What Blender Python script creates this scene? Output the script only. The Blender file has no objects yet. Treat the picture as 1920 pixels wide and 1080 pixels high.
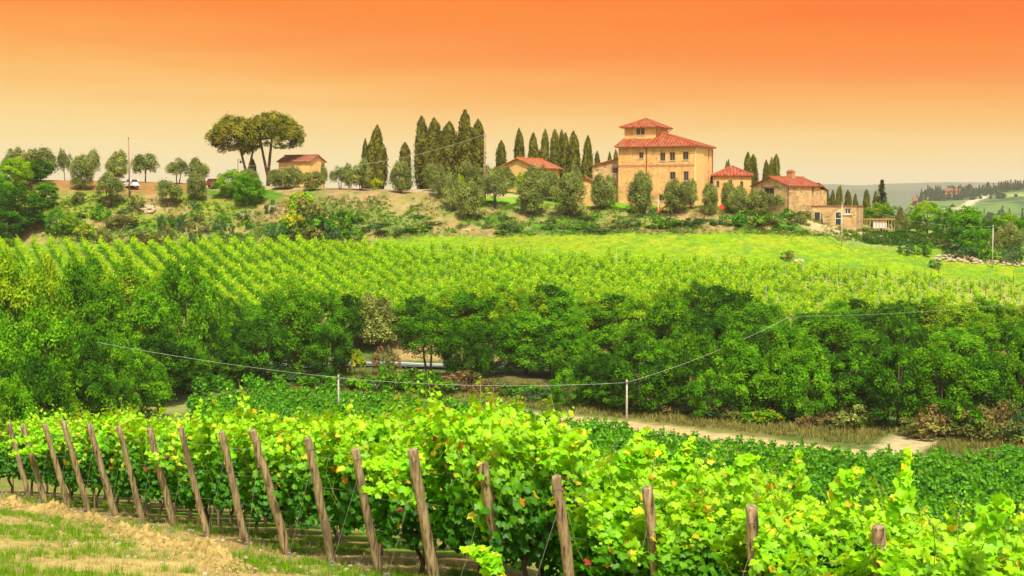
import bpy, math, random
import numpy as np
from mathutils import Vector, Matrix, noise as mnoise

# ---------------------------------------------------------------- camera, sky, sun, exposure
scene = bpy.context.scene
F_PX, CX, CY, HORIZON = 2667.0, 960.0, 540.0, 380.0          # focal length and centre in the photo's 1920x1080 pixels
PITCH = math.atan((CY - HORIZON) / F_PX)
cam_data = bpy.data.cameras.new('camera'); cam = bpy.data.objects.new('camera', cam_data)
scene.collection.objects.link(cam)
cam_data.sensor_width = 36.0; cam_data.lens = 36.0 * F_PX / 1920.0
cam_data.clip_start = 0.1; cam_data.clip_end = 40000
cam.location = (0, 0, 0); cam.rotation_euler = (math.radians(90) - PITCH, 0, 0)
scene.camera = cam

SUN_EL, SUN_AZ = math.radians(58), math.radians(170)        # azimuth from +Y (view direction), negative = left
SUN_STRENGTH, SUN_ANGLE = 4.1, math.radians(4)
EXPOSURE = 0.38
sun_data = bpy.data.lights.new('sun', 'SUN'); sun = bpy.data.objects.new('sun', sun_data)
scene.collection.objects.link(sun)
sun_data.energy = SUN_STRENGTH; sun_data.angle = SUN_ANGLE; sun_data.color = (1.0, 0.93, 0.72)
sd = Vector((math.sin(SUN_AZ) * math.cos(SUN_EL), math.cos(SUN_AZ) * math.cos(SUN_EL), math.sin(SUN_EL)))
sun.rotation_euler = sd.to_track_quat('Z', 'Y').to_euler()

def srgb(r, g, b, k=1.0):
    f = lambda c: (c / 255 / 12.92 if c / 255 <= 0.04045 else ((c / 255 + 0.055) / 1.055) ** 2.4) * k
    return (f(r), f(g), f(b), 1.0)

world = bpy.data.worlds.new("World"); scene.world = world; world.use_nodes = True
nt = world.node_tree; N = nt.nodes; L = nt.links; N.clear()
out = N.new('ShaderNodeOutputWorld'); bg = N.new('ShaderNodeBackground'); bg.inputs['Strength'].default_value = 0.15
sky = N.new('ShaderNodeTexSky'); sky.sky_type = 'NISHITA'; sky.sun_disc = False
sky.sun_elevation = SUN_EL; sky.sun_rotation = SUN_AZ; sky.dust_density = 3.0; sky.air_density = 1.0
tc = N.new('ShaderNodeTexCoord'); sep = N.new('ShaderNodeSeparateXYZ'); L.new(tc.outputs['Generated'], sep.inputs[0])
# soft streaks bend the bands a little
mp = N.new('ShaderNodeMapping'); mp.inputs['Scale'].default_value = (3, 3, 40); L.new(tc.outputs['Generated'], mp.inputs[0])
nz = N.new('ShaderNodeTexNoise'); nz.inputs['Scale'].default_value = 1.6; nz.inputs['Detail'].default_value = 4; L.new(mp.outputs[0], nz.inputs['Vector'])
ma = N.new('ShaderNodeMath'); ma.operation = 'MULTIPLY_ADD'; ma.inputs[1].default_value = 0.046; L.new(nz.outputs['Fac'], ma.inputs[0])
mb = N.new('ShaderNodeMath'); mb.operation = 'MULTIPLY_ADD'; mb.inputs[1].default_value = 0.085   # deeper orange towards the right
L.new(sep.outputs['X'], mb.inputs[0]); mb.inputs[2].default_value = -0.020; L.new(mb.outputs[0], ma.inputs[2])
el = N.new('ShaderNodeMath'); el.operation = 'MULTIPLY_ADD'; L.new(sep.outputs['Z'], el.inputs[0]); el.inputs[1].default_value = 1.0
sc2 = N.new('ShaderNodeMath'); sc2.operation = 'MULTIPLY'; L.new(ma.outputs[0], sc2.inputs[0])
zf = N.new('ShaderNodeMath'); zf.operation = 'MULTIPLY'; zf.use_clamp = True; L.new(sep.outputs['Z'], zf.inputs[0]); zf.inputs[1].default_value = 8.0
L.new(zf.outputs[0], sc2.inputs[1]); L.new(sc2.outputs[0], el.inputs[2])
sc3 = N.new('ShaderNodeMath'); sc3.operation = 'MULTIPLY'; L.new(el.outputs[0], sc3.inputs[0]); sc3.inputs[1].default_value = 4.0
ramp = N.new('ShaderNodeValToRGB'); L.new(sc3.outputs[0], ramp.inputs[0])
stops = [(0.00, (255, 238, 190)), (0.09, (255, 233, 170)), (0.135, (255, 226, 154)), (0.21, (255, 212, 128)), (0.27, (255, 192, 100)),
         (0.32, (255, 176, 78)), (0.39, (255, 152, 52)), (0.45, (255, 137, 36)), (0.52, (255, 131, 10)), (0.60, (255, 116, 4))]
cr = ramp.color_ramp
while len(cr.elements) > 1: cr.elements.remove(cr.elements[-1])
cr.elements[0].position = 0; cr.elements[0].color = srgb(*stops[0][1])
for p, c in stops[1:]:
    e = cr.elements.new(p); e.color = srgb(*c)
gain = N.new('ShaderNodeMix'); gain.data_type = 'RGBA'; gain.blend_type = 'MULTIPLY'; gain.inputs[0].default_value = 1
L.new(ramp.outputs[0], gain.inputs[6]); gain.inputs[7].default_value = (*[1 / .15 / 2 ** EXPOSURE] * 3, 1)
up = N.new('ShaderNodeMapRange'); up.interpolation_type = 'SMOOTHSTEP'; L.new(sep.outputs['Z'], up.inputs[0])
up.inputs[1].default_value = 0.17; up.inputs[2].default_value = 0.40
mx = N.new('ShaderNodeMix'); mx.data_type = 'RGBA'; L.new(up.outputs[0], mx.inputs[0]); L.new(gain.outputs[2], mx.inputs[6]); L.new(sky.outputs[0], mx.inputs[7])
L.new(mx.outputs[2], bg.inputs['Color']); L.new(bg.outputs[0], out.inputs[0])

vs = scene.view_settings; vs.view_transform = 'Standard'; vs.look = 'None'; vs.exposure = EXPOSURE; vs.gamma = 1.0; vs.use_curve_mapping = False
scene.render.engine = 'CYCLES'
cy = scene.cycles
cy.use_denoising = True; cy.max_bounces = 5; cy.diffuse_bounces = 3; cy.glossy_bounces = 2; cy.transmission_bounces = 3
cy.transparent_max_bounces = 4; cy.volume_bounces = 0; cy.sample_clamp_indirect = 4

# ---------------------------------------------------------------- pixel helpers (used to find real positions)
FWD = Vector((0, math.cos(PITCH), -math.sin(PITCH))); UPV = Vector((0, math.sin(PITCH), math.cos(PITCH)))
def ray(u, v): return FWD + Vector((1, 0, 0)) * ((u - CX) / F_PX) + UPV * ((CY - v) / F_PX)
def P(u, v, D):
    r = ray(u, v); return r * (D / r.y)
def proj(p):
    p = Vector(p); d = p.dot(FWD); return (CX + F_PX * p.x / d, CY - F_PX * p.dot(UPV) / d)
def zpx(v, D, u=960): return P(u, v, D).z

# ---------------------------------------------------------------- terrain height
COLS = [-900, 0, 250, 500, 620, 750, 860, 960, 1100, 1200, 1300, 1400, 1500, 1600, 1750, 1920, 2800]
T178 = [600, 600, 600, 600, 600, 600, 600, 600, 602, 604, 606, 610, 612, 615, 620, 625, 630]
T225 = [470, 470, 470, 468, 468, 474, 478, 482, 490, 495, 500, 506, 512, 518, 528, 537, 550]
T245 = [462, 462, 464, 462, 458, 448, 445, 444, 440, 438, 437, 437, 440, 452, 466, 482, 500]
T256 = [385, 390, 400, 408, 402, 396, 394, 396, 398, 399, 399, 399, 404, 432, 448, 465, 480]
T264 = [345, 350, 366, 368, 360, 360, 366, 376, 382, 386, 388, 389, 396, 430, 446, 462, 475]
T275 = [336, 336, 340, 348, 352, 356, 354, 360, 370, 378, 381, 384, 398, 426, 440, 455, 465]
GA = np.arange(-1.2, 1.2001, 0.004); GD = np.arange(0, 900.5, 1.0)
def _col_a(u): return (u - CX) / F_PX
def build_grid():
    ca = np.array([_col_a(u) for u in COLS])
    G = np.zeros((len(GA), len(GD)))
    Ds = [95, 108, 125, 140, 163, 170, 174, 178, 225, 245, 256, 264, 275, 300, 340, 430, 700, 900]
    tab = np.zeros((len(COLS), len(Ds)))
    for i, u in enumerate(COLS):
        z275 = zpx(T275[i], 275)
        tab[i] = [-19.2, -19.9, -20.0, -20.0, -19.3, -19.2, -17.6, zpx(T178[i], 178), zpx(T225[i], 225), zpx(T245[i], 245), zpx(T256[i], 256),
                  zpx(T264[i], 264), z275, z275 + 0.3, z275 - 1.0, -22, -62, -70]
    A = np.array(GA); near = np.minimum(GD, 90)[None, :]
    for j, D in enumerate(GD):
        col = np.array([np.interp(D, Ds, tab[i]) for i in range(len(COLS))])
        far = np.interp(A, ca, col)
        pl = -1.53 - (0.066 * np.clip(A, -.6, .6) + 0.192) * min(D, 110)
        xx = np.clip((A * D + 1.2) / 4.7, 0, 1); pl = pl - .55 * xx * xx * (3 - 2 * xx); x2 = np.clip((A * D - 2.6) / 5.0, 0, 1); pl = pl - 1.0 * x2 * x2 * (3 - 2 * x2)
        w = np.clip((D - 68) / 30.0, 0, 1); w = w * w * (3 - 2 * w)
        G[:, j] = pl * (1 - w) + far * w
    k = np.array([1, 2, 3, 2, 1]) / 9.0
    S = G.copy()
    S[:, 2:-2] = sum(k[s + 2] * G[:, 2 + s:len(GD) - 2 + s] for s in range(-2, 3))
    S2 = S.copy(); S2[3:-3] = sum(S[3 + s:len(GA) - 3 + s] for s in range(-3, 4)) / 7.0
    return S2
GRID = build_grid()
def vnoise(x, y, seed=0):
    """cheap smooth value noise, vectorised"""
    xi = np.floor(x); yi = np.floor(y); fx = x - xi; fy = y - yi
    fx = fx * fx * (3 - 2 * fx); fy = fy * fy * (3 - 2 * fy)
    def h(a, b):
        n = np.sin(a * 127.1 + b * 311.7 + seed * 74.7) * 43758.5453
        return n - np.floor(n)
    return (h(xi, yi) * (1 - fx) + h(xi + 1, yi) * fx) * (1 - fy) + (h(xi, yi + 1) * (1 - fx) + h(xi + 1, yi + 1) * fx) * fy
def fbm(x, y, seed=0, o=4):
    s = 0; a = 0.5; t = 0
    for k in range(o):
        s = s + a * vnoise(x * 2 ** k, y * 2 ** k, seed + k); t += a; a *= 0.5
    return s / t
def smooth(a, b, x):
    t = np.clip((x - a) / (b - a), 0, 1); return t * t * (3 - 2 * t)
def height(X, Y):
    X = np.asarray(X, float); Y = np.maximum(np.asarray(Y, float), 0.5)
    a = np.clip(X / Y, -1.19, 1.19); d = np.clip(Y, 0, 899)
    fa = (a + 1.2) / 0.004; ia = np.clip(fa.astype(int), 0, len(GA) - 2); fa = fa - ia
    idd = np.clip(d.astype(int), 0, len(GD) - 2); fd = d - idd
    z = (GRID[ia, idd] * (1 - fa) + GRID[ia + 1, idd] * fa) * (1 - fd) + (GRID[ia, idd + 1] * (1 - fa) + GRID[ia + 1, idd + 1] * fa) * fd
    bank = smooth(242, 248, Y) * (1 - smooth(262, 274, Y))
    z = z + bank * (fbm(X / 4.0, Y / 4.0, 3) - 0.5) * 1.8 + bank * (fbm(X / 1.1, Y / 1.1, 5) - .5) * .5
    z = z + smooth(140, 150, Y) * (1 - smooth(240, 250, Y)) * (fbm(X / 5.0, Y / 5.0, 9) - .5) * .7
    z = z + (1 - smooth(60, 90, Y)) * (fbm(X / .8, Y / .8, 11) - .5) * .10
    return z
def gz(x, y): return float(height(np.array([x]), np.array([y]))[0])
def ground_at(u, v, d0=8, d1=330):
    """first terrain hit of the pixel's ray"""
    r = ray(u, v); r = r / r.y
    D = np.arange(d0, d1, 0.5); X = r.x * D; Z = r.z * D
    h = height(X, D); hit = np.nonzero(Z <= h)[0]
    if len(hit) == 0: return Vector((r.x * d1, d1, gz(r.x * d1, d1)))
    d = D[hit[0]]; return Vector((r.x * d, d, gz(r.x * d, d)))

# ---------------------------------------------------------------- object helpers
COL = scene.collection
def link(name, mesh, parent=None):
    o = bpy.data.objects.new(name, mesh); COL.objects.link(o)
    if parent is not None: o.parent = parent
    return o
def tag(o, label=None, cat=None, group=None, kind=None):
    if label: o['label'] = label
    if cat: o['category'] = cat
    if group: o['group'] = group
    if kind: o['kind'] = kind
    return o
def empty(name, loc, rz=0, scale=(1, 1, 1)):
    o = bpy.data.objects.new(name, None); COL.objects.link(o); o.empty_display_size = 0.3
    o.location = loc; o.rotation_euler = (0, 0, rz); o.scale = scale; return o
def nth(n):
    w = ['', 'first', 'second', 'third', 'fourth', 'fifth', 'sixth', 'seventh', 'eighth', 'ninth', 'tenth', 'eleventh', 'twelfth']
    if n < len(w): return w[n]
    s = 'th' if 10 <= n % 100 <= 20 else {1: 'st', 2: 'nd', 3: 'rd'}.get(n % 10, 'th')
    return f'{n}{s}'
def np_mesh(name, V, Fc, mat, col=None, smooth_=False, uv=None):
    """V (n,3), Fc (m,k) uniform polygons, col (n,3) point colours"""
    me = bpy.data.meshes.new(name)
    V = np.ascontiguousarray(V, dtype=np.float32); Fc = np.ascontiguousarray(Fc, dtype=np.int32)
    m, k = Fc.shape
    me.vertices.add(len(V)); me.vertices.foreach_set('co', V.ravel())
    me.loops.add(m * k); me.loops.foreach_set('vertex_index', Fc.ravel())
    me.polygons.add(m); me.polygons.foreach_set('loop_start', np.arange(0, m * k, k, dtype=np.int32))
    try: me.polygons.foreach_set('loop_total', np.full(m, k, dtype=np.int32))
    except Exception: pass
    me.update(calc_edges=True)
    if smooth_: me.polygons.foreach_set('use_smooth', np.ones(m, dtype=bool))
    if col is not None:
        at = me.color_attributes.new('Col', 'FLOAT_COLOR', 'POINT')
        c = np.ones((len(V), 4), dtype=np.float32); c[:, :3] = col; at.data.foreach_set('color', c.ravel())
    if uv is not None:
        ul = me.uv_layers.new(name='UVMap'); ul.data.foreach_set('uv', np.ascontiguousarray(uv, dtype=np.float32).ravel())
    me.materials.append(mat); me.validate(); return me

class MB:
    def __init__(s): s.v = []; s.f = []; s.uv = []; s.m = []
    def face(s, pts, uv=None, mi=0):
        b = len(s.v); s.v += [tuple(p) for p in pts]; s.f.append(tuple(range(b, b + len(pts)))); s.m.append(mi)
        s.uv.append(uv if uv else [(0, 0)] * len(pts)); return s
    def box(s, x0, x1, y0, y1, z0, z1, mi=0):
        c = [(x0, y0, z0), (x1, y0, z0), (x1, y1, z0), (x0, y1, z0), (x0, y0, z1), (x1, y0, z1), (x1, y1, z1), (x0, y1, z1)]
        b = len(s.v); s.v += c
        for f in ((0, 3, 2, 1), (4, 5, 6, 7), (0, 1, 5, 4), (1, 2, 6, 5), (2, 3, 7, 6), (3, 0, 4, 7)):
            s.f.append(tuple(b + i for i in f)); s.m.append(mi); s.uv.append([(0, 0)] * 4)
        return s
    def tube(s, pts, rad, n=8, caps=True, mi=0, jit=0, rng=None):
        pts = [Vector(p) for p in pts]; rad = [rad] * len(pts) if not hasattr(rad, '__len__') else rad
        rings = []; prev = None
        for i, p in enumerate(pts):
            t = (pts[min(i + 1, len(pts) - 1)] - pts[max(i - 1, 0)]).normalized()
            if prev is None:
                a = Vector((1, 0, 0)) if abs(t.x) < 0.8 else Vector((0, 1, 0)); prev = (a - t * a.dot(t)).normalized()
            else: prev = (prev - t * prev.dot(t)).normalized()
            b2 = t.cross(prev); base = len(s.v)
            for k in range(n):
                an = 2 * math.pi * k / n; r = rad[i] * (1 + (rng.uniform(-jit, jit) if jit else 0))
                s.v.append(tuple(p + prev * (math.cos(an) * r) + b2 * (math.sin(an) * r)))
            rings.append(base)
        for i in range(len(rings) - 1):
            for k in range(n):
                s.f.append((rings[i] + k, rings[i] + (k + 1) % n, rings[i + 1] + (k + 1) % n, rings[i + 1] + k)); s.m.append(mi); s.uv.append([(0, 0)] * 4)
        if caps:
            s.f.append(tuple(rings[0] + k for k in range(n))[::-1]); s.m.append(mi); s.uv.append([(0, 0)] * n)
            s.f.append(tuple(rings[-1] + k for k in range(n))); s.m.append(mi); s.uv.append([(0, 0)] * n)
        return s
    def mesh(s, name, *mats, smooth_=False):
        me = bpy.data.meshes.new(name); me.from_pydata(s.v, [], s.f)
        ul = me.uv_layers.new(name='UVMap'); flat = [c for u in s.uv for q in u for c in q]; ul.data.foreach_set('uv', flat)
        for m in mats: me.materials.append(m)
        me.polygons.foreach_set('material_index', s.m)
        if smooth_: me.polygons.foreach_set('use_smooth', [True] * len(s.f))
        me.update(); return me
    def build(s, name, mat, parent=None, smooth_=False, extra=()):
        return link(name, s.mesh(name, mat, *extra, smooth_=smooth_), parent)

# ---------------------------------------------------------------- materials
def new_mat(name):
    m = bpy.data.materials.new(name); m.use_nodes = True; t = m.node_tree; t.nodes.clear()
    o = t.nodes.new('ShaderNodeOutputMaterial'); return m, t, t.nodes, t.links, o
def mixrgb(t, fac, a, b, mode='MIX'):
    n = t.nodes.new('ShaderNodeMix'); n.data_type = 'RGBA'; n.blend_type = mode
    for sock, val in ((n.inputs[0], fac), (n.inputs[6], a), (n.inputs[7], b)):
        if hasattr(val, 'is_output'): t.links.new(val, sock)
        else: sock.default_value = val
    return n.outputs[2]
def noise_node(t, scale, detail=4, vec=None, rough=.6):
    n = t.nodes.new('ShaderNodeTexNoise'); n.inputs['Scale'].default_value = scale; n.inputs['Detail'].default_value = detail; n.inputs['Roughness'].default_value = rough
    if vec is not None: t.links.new(vec, n.inputs['Vector'])
    return n
def rampn(t, fac, stops):
    r = t.nodes.new('ShaderNodeValToRGB'); t.links.new(fac, r.inputs[0]); c = r.color_ramp
    while len(c.elements) > 1: c.elements.remove(c.elements[-1])
    c.elements[0].position = stops[0][0]; c.elements[0].color = (*stops[0][1], 1)
    for p, q in stops[1:]:
        e = c.elements.new(p); e.color = (*q, 1)
    return r.outputs[0]
def bump(t, h, strength, dist):
    b = t.nodes.new('ShaderNodeBump'); b.inputs['Strength'].default_value = strength; b.inputs['Distance'].default_value = dist; t.links.new(h, b.inputs['Height']); return b.outputs[0]

def leaf_mat(name, trans=0.35, gloss=0.0, tint=(1.25, 1.2, .5), vary=0.18):
    m, t, n, l, o = new_mat(name)
    at = n.new('ShaderNodeAttribute'); at.attribute_name = 'Col'
    oi = n.new('ShaderNodeObjectInfo')
    mr = n.new('ShaderNodeMapRange'); l.new(oi.outputs['Random'], mr.inputs[0]); mr.inputs[3].default_value = 1 - vary; mr.inputs[4].default_value = 1 + vary
    v = n.new('ShaderNodeVectorMath'); v.operation = 'SCALE'; l.new(at.outputs['Color'], v.inputs[0]); l.new(mr.outputs[0], v.inputs['Scale'])
    col = v.outputs[0]
    d = n.new('ShaderNodeBsdfDiffuse'); l.new(col, d.inputs[0])
    tr = n.new('ShaderNodeBsdfTranslucent')
    vm = n.new('ShaderNodeVectorMath'); vm.operation = 'MULTIPLY'; l.new(col, vm.inputs[0]); vm.inputs[1].default_value = tint; l.new(vm.outputs[0], tr.inputs[0])
    mx = n.new('ShaderNodeMixShader'); mx.inputs[0].default_value = trans; l.new(d.outputs[0], mx.inputs[1]); l.new(tr.outputs[0], mx.inputs[2])
    last = mx.outputs[0]
    if gloss > 0:
        g = n.new('ShaderNodeBsdfGlossy'); g.inputs['Roughness'].default_value = .45; g.inputs[0].default_value = (1, 1, 1, 1)
        m2 = n.new('ShaderNodeMixShader'); m2.inputs[0].default_value = gloss; l.new(last, m2.inputs[1]); l.new(g.outputs[0], m2.inputs[2]); last = m2.outputs[0]
    l.new(last, o.inputs[0]); return m
def simple_mat(name, col, rough=.8, var=.25, scale=3, bumps=0, metallic=0, obj=True, detail=4, bd=.02):
    m, t, n, l, o = new_mat(name); p = n.new('ShaderNodeBsdfPrincipled'); l.new(p.outputs[0], o.inputs[0])
    p.inputs['Roughness'].default_value = rough; p.inputs['Metallic'].default_value = metallic
    tcn = n.new('ShaderNodeTexCoord'); ns = noise_node(t, scale, detail, tcn.outputs['Object'])
    c = rampn(t, ns.outputs[0], [(.25, tuple(x * (1 - var) for x in col)), (.75, tuple(min(1, x * (1 + var)) for x in col))]); l.new(c, p.inputs['Base Color'])
    if bumps: l.new(bump(t, ns.outputs[0], bumps, bd), p.inputs['Normal'])
    return m
def stone_mat(name, cols, mortar, plaster=0.35, scale=2.6):
    m, t, n, l, o = new_mat(name); p = n.new('ShaderNodeBsdfPrincipled'); l.new(p.outputs[0], o.inputs[0]); p.inputs['Roughness'].default_value = .9
    tcn = n.new('ShaderNodeTexCoord'); mp = n.new('ShaderNodeMapping'); mp.inputs['Scale'].default_value = (1, 1, 1.9); l.new(tcn.outputs['Object'], mp.inputs[0])
    vo = n.new('ShaderNodeTexVoronoi'); vo.inputs['Scale'].default_value = scale; l.new(mp.outputs[0], vo.inputs['Vector'])
    ve = n.new('ShaderNodeTexVoronoi'); ve.feature = 'DISTANCE_TO_EDGE'; ve.inputs['Scale'].default_value = scale; l.new(mp.outputs[0], ve.inputs['Vector'])
    sx = n.new('ShaderNodeSeparateColor'); l.new(vo.outputs['Color'], sx.inputs[0])
    c = rampn(t, sx.outputs[0], [(i / max(1, len(cols) - 1), q) for i, q in enumerate(cols)])
    edge = rampn(t, ve.outputs[0], [(.02, (0, 0, 0)), (.12, (1, 1, 1))])
    c = mixrgb(t, edge, (*mortar, 1), c)
    big = noise_node(t, .35, 5, tcn.outputs['Object']); pm = rampn(t, big.outputs[0], [(.26 + plaster * .28, (1, 1, 1)), (.32 + plaster * .28, (0, 0, 0))])
    c = mixrgb(t, pm, c, (*[x * 1.08 for x in mortar], 1))
    fine = noise_node(t, 9, 5, tcn.outputs['Object']); c = mixrgb(t, .5, c, rampn(t, fine.outputs[0], [(.3, (.62, .58, .52)), (.7, (1, 1, 1))]), 'MULTIPLY')
    # rain streaks below the eaves
    ms = n.new('ShaderNodeMapping'); ms.inputs['Scale'].default_value = (1.3, 1.3, .12); l.new(tcn.outputs['Object'], ms.inputs[0])
    st = noise_node(t, 1.1, 4, ms.outputs[0]); c = mixrgb(t, .6, c, rampn(t, st.outputs[0], [(.33, (.76, .69, .62)), (.55, (1, 1, 1))]), 'MULTIPLY')
    l.new(c, p.inputs['Base Color'])
    l.new(bump(t, ve.outputs[0], .5, .06), p.inputs['Normal']); return m
def tile_mat(name, base):
    m, t, n, l, o = new_mat(name); p = n.new('ShaderNodeBsdfPrincipled'); l.new(p.outputs[0], o.inputs[0]); p.inputs['Roughness'].default_value = .85
    uv = n.new('ShaderNodeUVMap'); sp = n.new('ShaderNodeSeparateXYZ'); l.new(uv.outputs[0], sp.inputs[0])
    def wave(sock, freq):
        a = n.new('ShaderNodeMath'); a.operation = 'MULTIPLY'; l.new(sock, a.inputs[0]); a.inputs[1].default_value = freq * 2 * math.pi
        b = n.new('ShaderNodeMath'); b.operation = 'SINE'; l.new(a.outputs[0], b.inputs[0])
        c = n.new('ShaderNodeMath'); c.operation = 'MULTIPLY_ADD'; l.new(b.outputs[0], c.inputs[0]); c.inputs[1].default_value = .5; c.inputs[2].default_value = .5; return c.outputs[0]
    w = wave(sp.outputs['X'], 1 / .62); w2 = wave(sp.outputs['Y'], 1 / .45)
    mp = n.new('ShaderNodeMapping'); mp.inputs['Scale'].default_value = (1 / .62, 1 / .8, 1); l.new(uv.outputs[0], mp.inputs[0])
    vo = n.new('ShaderNodeTexVoronoi'); vo.inputs['Scale'].default_value = 1; l.new(mp.outputs[0], vo.inputs['Vector'])
    sx = n.new('ShaderNodeSeparateColor'); l.new(vo.outputs['Color'], sx.inputs[0])
    b = base
    c = rampn(t, sx.outputs[0], [(0, (b[0] * .55, b[1] * .6, b[2] * .7)), (.35, b), (.7, (min(1, b[0] * 1.25), b[1] * 1.6, b[2] * 1.6)), (1, (b[0] * .9, b[1] * 1.9, b[2] * 2.6))])
    # the channels between the cover tiles are coloured darker
    c = mixrgb(t, rampn(t, w, [(.1, (.7, .7, .7)), (.5, (0, 0, 0))]), c, (b[0] * .30, b[1] * .3, b[2] * .3, 1))
    tcn = n.new('ShaderNodeTexCoord'); li = noise_node(t, .8, 6, tcn.outputs['Object']); c = mixrgb(t, rampn(t, li.outputs[0], [(.42, (0, 0, 0)), (.70, (.75, .75, .75))]), c, (.26, .15, .07, 1))
    l.new(c, p.inputs['Base Color'])
    ad = n.new('ShaderNodeMath'); ad.operation = 'MULTIPLY_ADD'; l.new(w2, ad.inputs[0]); ad.inputs[1].default_value = .15; l.new(w, ad.inputs[2])
    l.new(bump(t, ad.outputs[0], 1.0, .10), p.inputs['Normal']); return m
def ground_mat(name):
    m, t, n, l, o = new_mat(name); p = n.new('ShaderNodeBsdfPrincipled'); l.new(p.outputs[0], o.inputs[0]); p.inputs['Roughness'].default_value = .95
    p.inputs['Specular IOR Level'].default_value = .1
    at = n.new('ShaderNodeAttribute'); at.attribute_name = 'Col'; tcn = n.new('ShaderNodeTexCoord')
    a = noise_node(t, .9, 6, tcn.outputs['Object']); b = noise_node(t, 9, 5, tcn.outputs['Object'])
    c = mixrgb(t, 1, at.outputs['Color'], rampn(t, a.outputs[0], [(.3, (.72, .74, .7)), (.7, (1.2, 1.18, 1.15))]), 'MULTIPLY')
    c = mixrgb(t, 1, c, rampn(t, b.outputs[0], [(.3, (.72, .72, .72)), (.7, (1.25, 1.25, 1.25))]), 'MULTIPLY')
    l.new(c, p.inputs['Base Color'])
    ad = n.new('ShaderNodeMath'); ad.operation = 'ADD'; l.new(a.outputs[0], ad.inputs[0]); l.new(b.outputs[0], ad.inputs[1])
    l.new(bump(t, ad.outputs[0], .7, .12), p.inputs['Normal']); return m
def wood_mat(name, c0, c1, dark=(.04, .025, .015)):
    m, t, n, l, o = new_mat(name); p = n.new('ShaderNodeBsdfPrincipled'); l.new(p.outputs[0], o.inputs[0]); p.inputs['Roughness'].default_value = .85
    tcn = n.new('ShaderNodeTexCoord'); oi = n.new('ShaderNodeObjectInfo')
    va = n.new('ShaderNodeVectorMath'); va.operation = 'ADD'; l.new(tcn.outputs['Object'], va.inputs[0])
    ml = n.new('ShaderNodeMath'); ml.operation = 'MULTIPLY'; l.new(oi.outputs['Random'], ml.inputs[0]); ml.inputs[1].default_value = 50
    l.new(ml.outputs[0], va.inputs[1])
    mp = n.new('ShaderNodeMapping'); mp.inputs['Scale'].default_value = (26, 26, 1.6); l.new(va.outputs[0], mp.inputs[0])
    g = noise_node(t, 1, 6, mp.outputs[0], .65); c = rampn(t, g.outputs[0], [(.36, dark), (.44, c0), (.62, c1)])
    mp2 = n.new('ShaderNodeMapping'); mp2.inputs['Scale'].default_value = (5, 5, 1.6); l.new(va.outputs[0], mp2.inputs[0])
    s = noise_node(t, 1, 4, mp2.outputs[0]); c = mixrgb(t, rampn(t, s.outputs[0], [(.52, (0, 0, 0)), (.68, (.75, .75, .75))]), c, (.14, .085, .045, 1))
    l.new(c, p.inputs['Base Color']); l.new(bump(t, g.outputs[0], .8, .012), p.inputs['Normal']); return m

M = {}
M['leaf'] = leaf_mat('tree leaves', .32)
M['vine'] = leaf_mat('grapevine leaves', .45, .012, (1.35, 1.25, .35), .08)
M['olive'] = leaf_mat('olive leaves', .15, 0.02, (1.1, 1.1, .7), .12)
M['cyp'] = leaf_mat('cypress sprays', .10, 0, (1.1, 1.1, .5), .15)
M['shoot'] = simple_mat('green shoot', (.20, .22, .05), .8, .4, 12)
M['grass'] = leaf_mat('grass blades', .35, 0, (1.2, 1.2, .5), 0)
M['bark'] = simple_mat('bark', (.10, .07, .045), .95, .5, 6, .6)
M['pinebark'] = simple_mat('pine bark', (.17, .09, .045), .95, .5, 3, .6, bd=.08)
M['vinebark'] = simple_mat('vine bark', (.09, .055, .035), .95, .6, 25, .8)
M['ground'] = ground_mat('ground')
M['post'] = wood_mat('weathered chestnut post', (.22, .155, .075), (.44, .34, .17))
M['pole'] = simple_mat('pole wood', (.30, .20, .11), .85, .3, 4)
M['concrete'] = simple_mat('pale pole', (.50, .46, .36), .85, .2, 4)
M['wire'] = simple_mat('wire', (.30, .30, .27), .5, .1, 4, metallic=.4)
M['cable'] = simple_mat('cable', (.62, .62, .55), .6, .1, 1)
M['villa'] = stone_mat('villa stone and render', [(.54, .28, .09), (.84, .49, .16), (.70, .39, .12), (.90, .58, .24)], (.90, .53, .19), .62, 1.9)
M['render'] = simple_mat('smooth cream render', (.88, .57, .20), .9, .10, .8, .1)
M['stone'] = stone_mat('rubble stone', [(.30, .19, .08), (.74, .50, .22), (.50, .33, .13), (.86, .64, .34)], (.66, .46, .20), .05, 1.35)
M['barn'] = stone_mat('old render', [(.60, .36, .12), (.80, .52, .18)], (.82, .53, .17), .9, 2)
M['tile'] = tile_mat('terracotta tiles', (.38, .048, .007))
M['tileold'] = tile_mat('old terracotta tiles', (.32, .065, .025))
M['tilepale'] = tile_mat('pale terracotta tiles', (.50, .095, .016))
M['glass'] = simple_mat('window glass', (.035, .035, .035), .12, .2, 1)
M['frame'] = simple_mat('brown frame', (.22, .15, .10), .6, .2, 3)
M['white'] = simple_mat('white frame', (.78, .76, .70), .6, .1, 3)
M['sill'] = simple_mat('stone sill', (.62, .50, .33), .8, .1, 3)
M['copper'] = simple_mat('copper downpipe', (.26, .06, .03), .5, .2, 3)
M['brickband'] = simple_mat('brick band', (.50, .24, .11), .9, .3, 6)
M['dark'] = simple_mat('dark metal', (.03, .028, .025), .6, .2, 3)
M['redplastic'] = simple_mat('red plastic', (.72, .05, .03), .5, .1, 2)
M['asphalt'] = simple_mat('asphalt', (.11, .11, .11), .9, .2, 3)
M['rail'] = simple_mat('galvanised rail', (.17, .19, .19), .45, .15, 2, metallic=.5)
M['planks'] = simple_mat('pale timber', (.60, .34, .14), .8, .2, 3)
M['rock'] = simple_mat('pale rock', (.45, .36, .22), .9, .3, 2, .4)
M['clod'] = simple_mat('dry earth', (.42, .30, .11), .95, .3, 6, .5)
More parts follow.
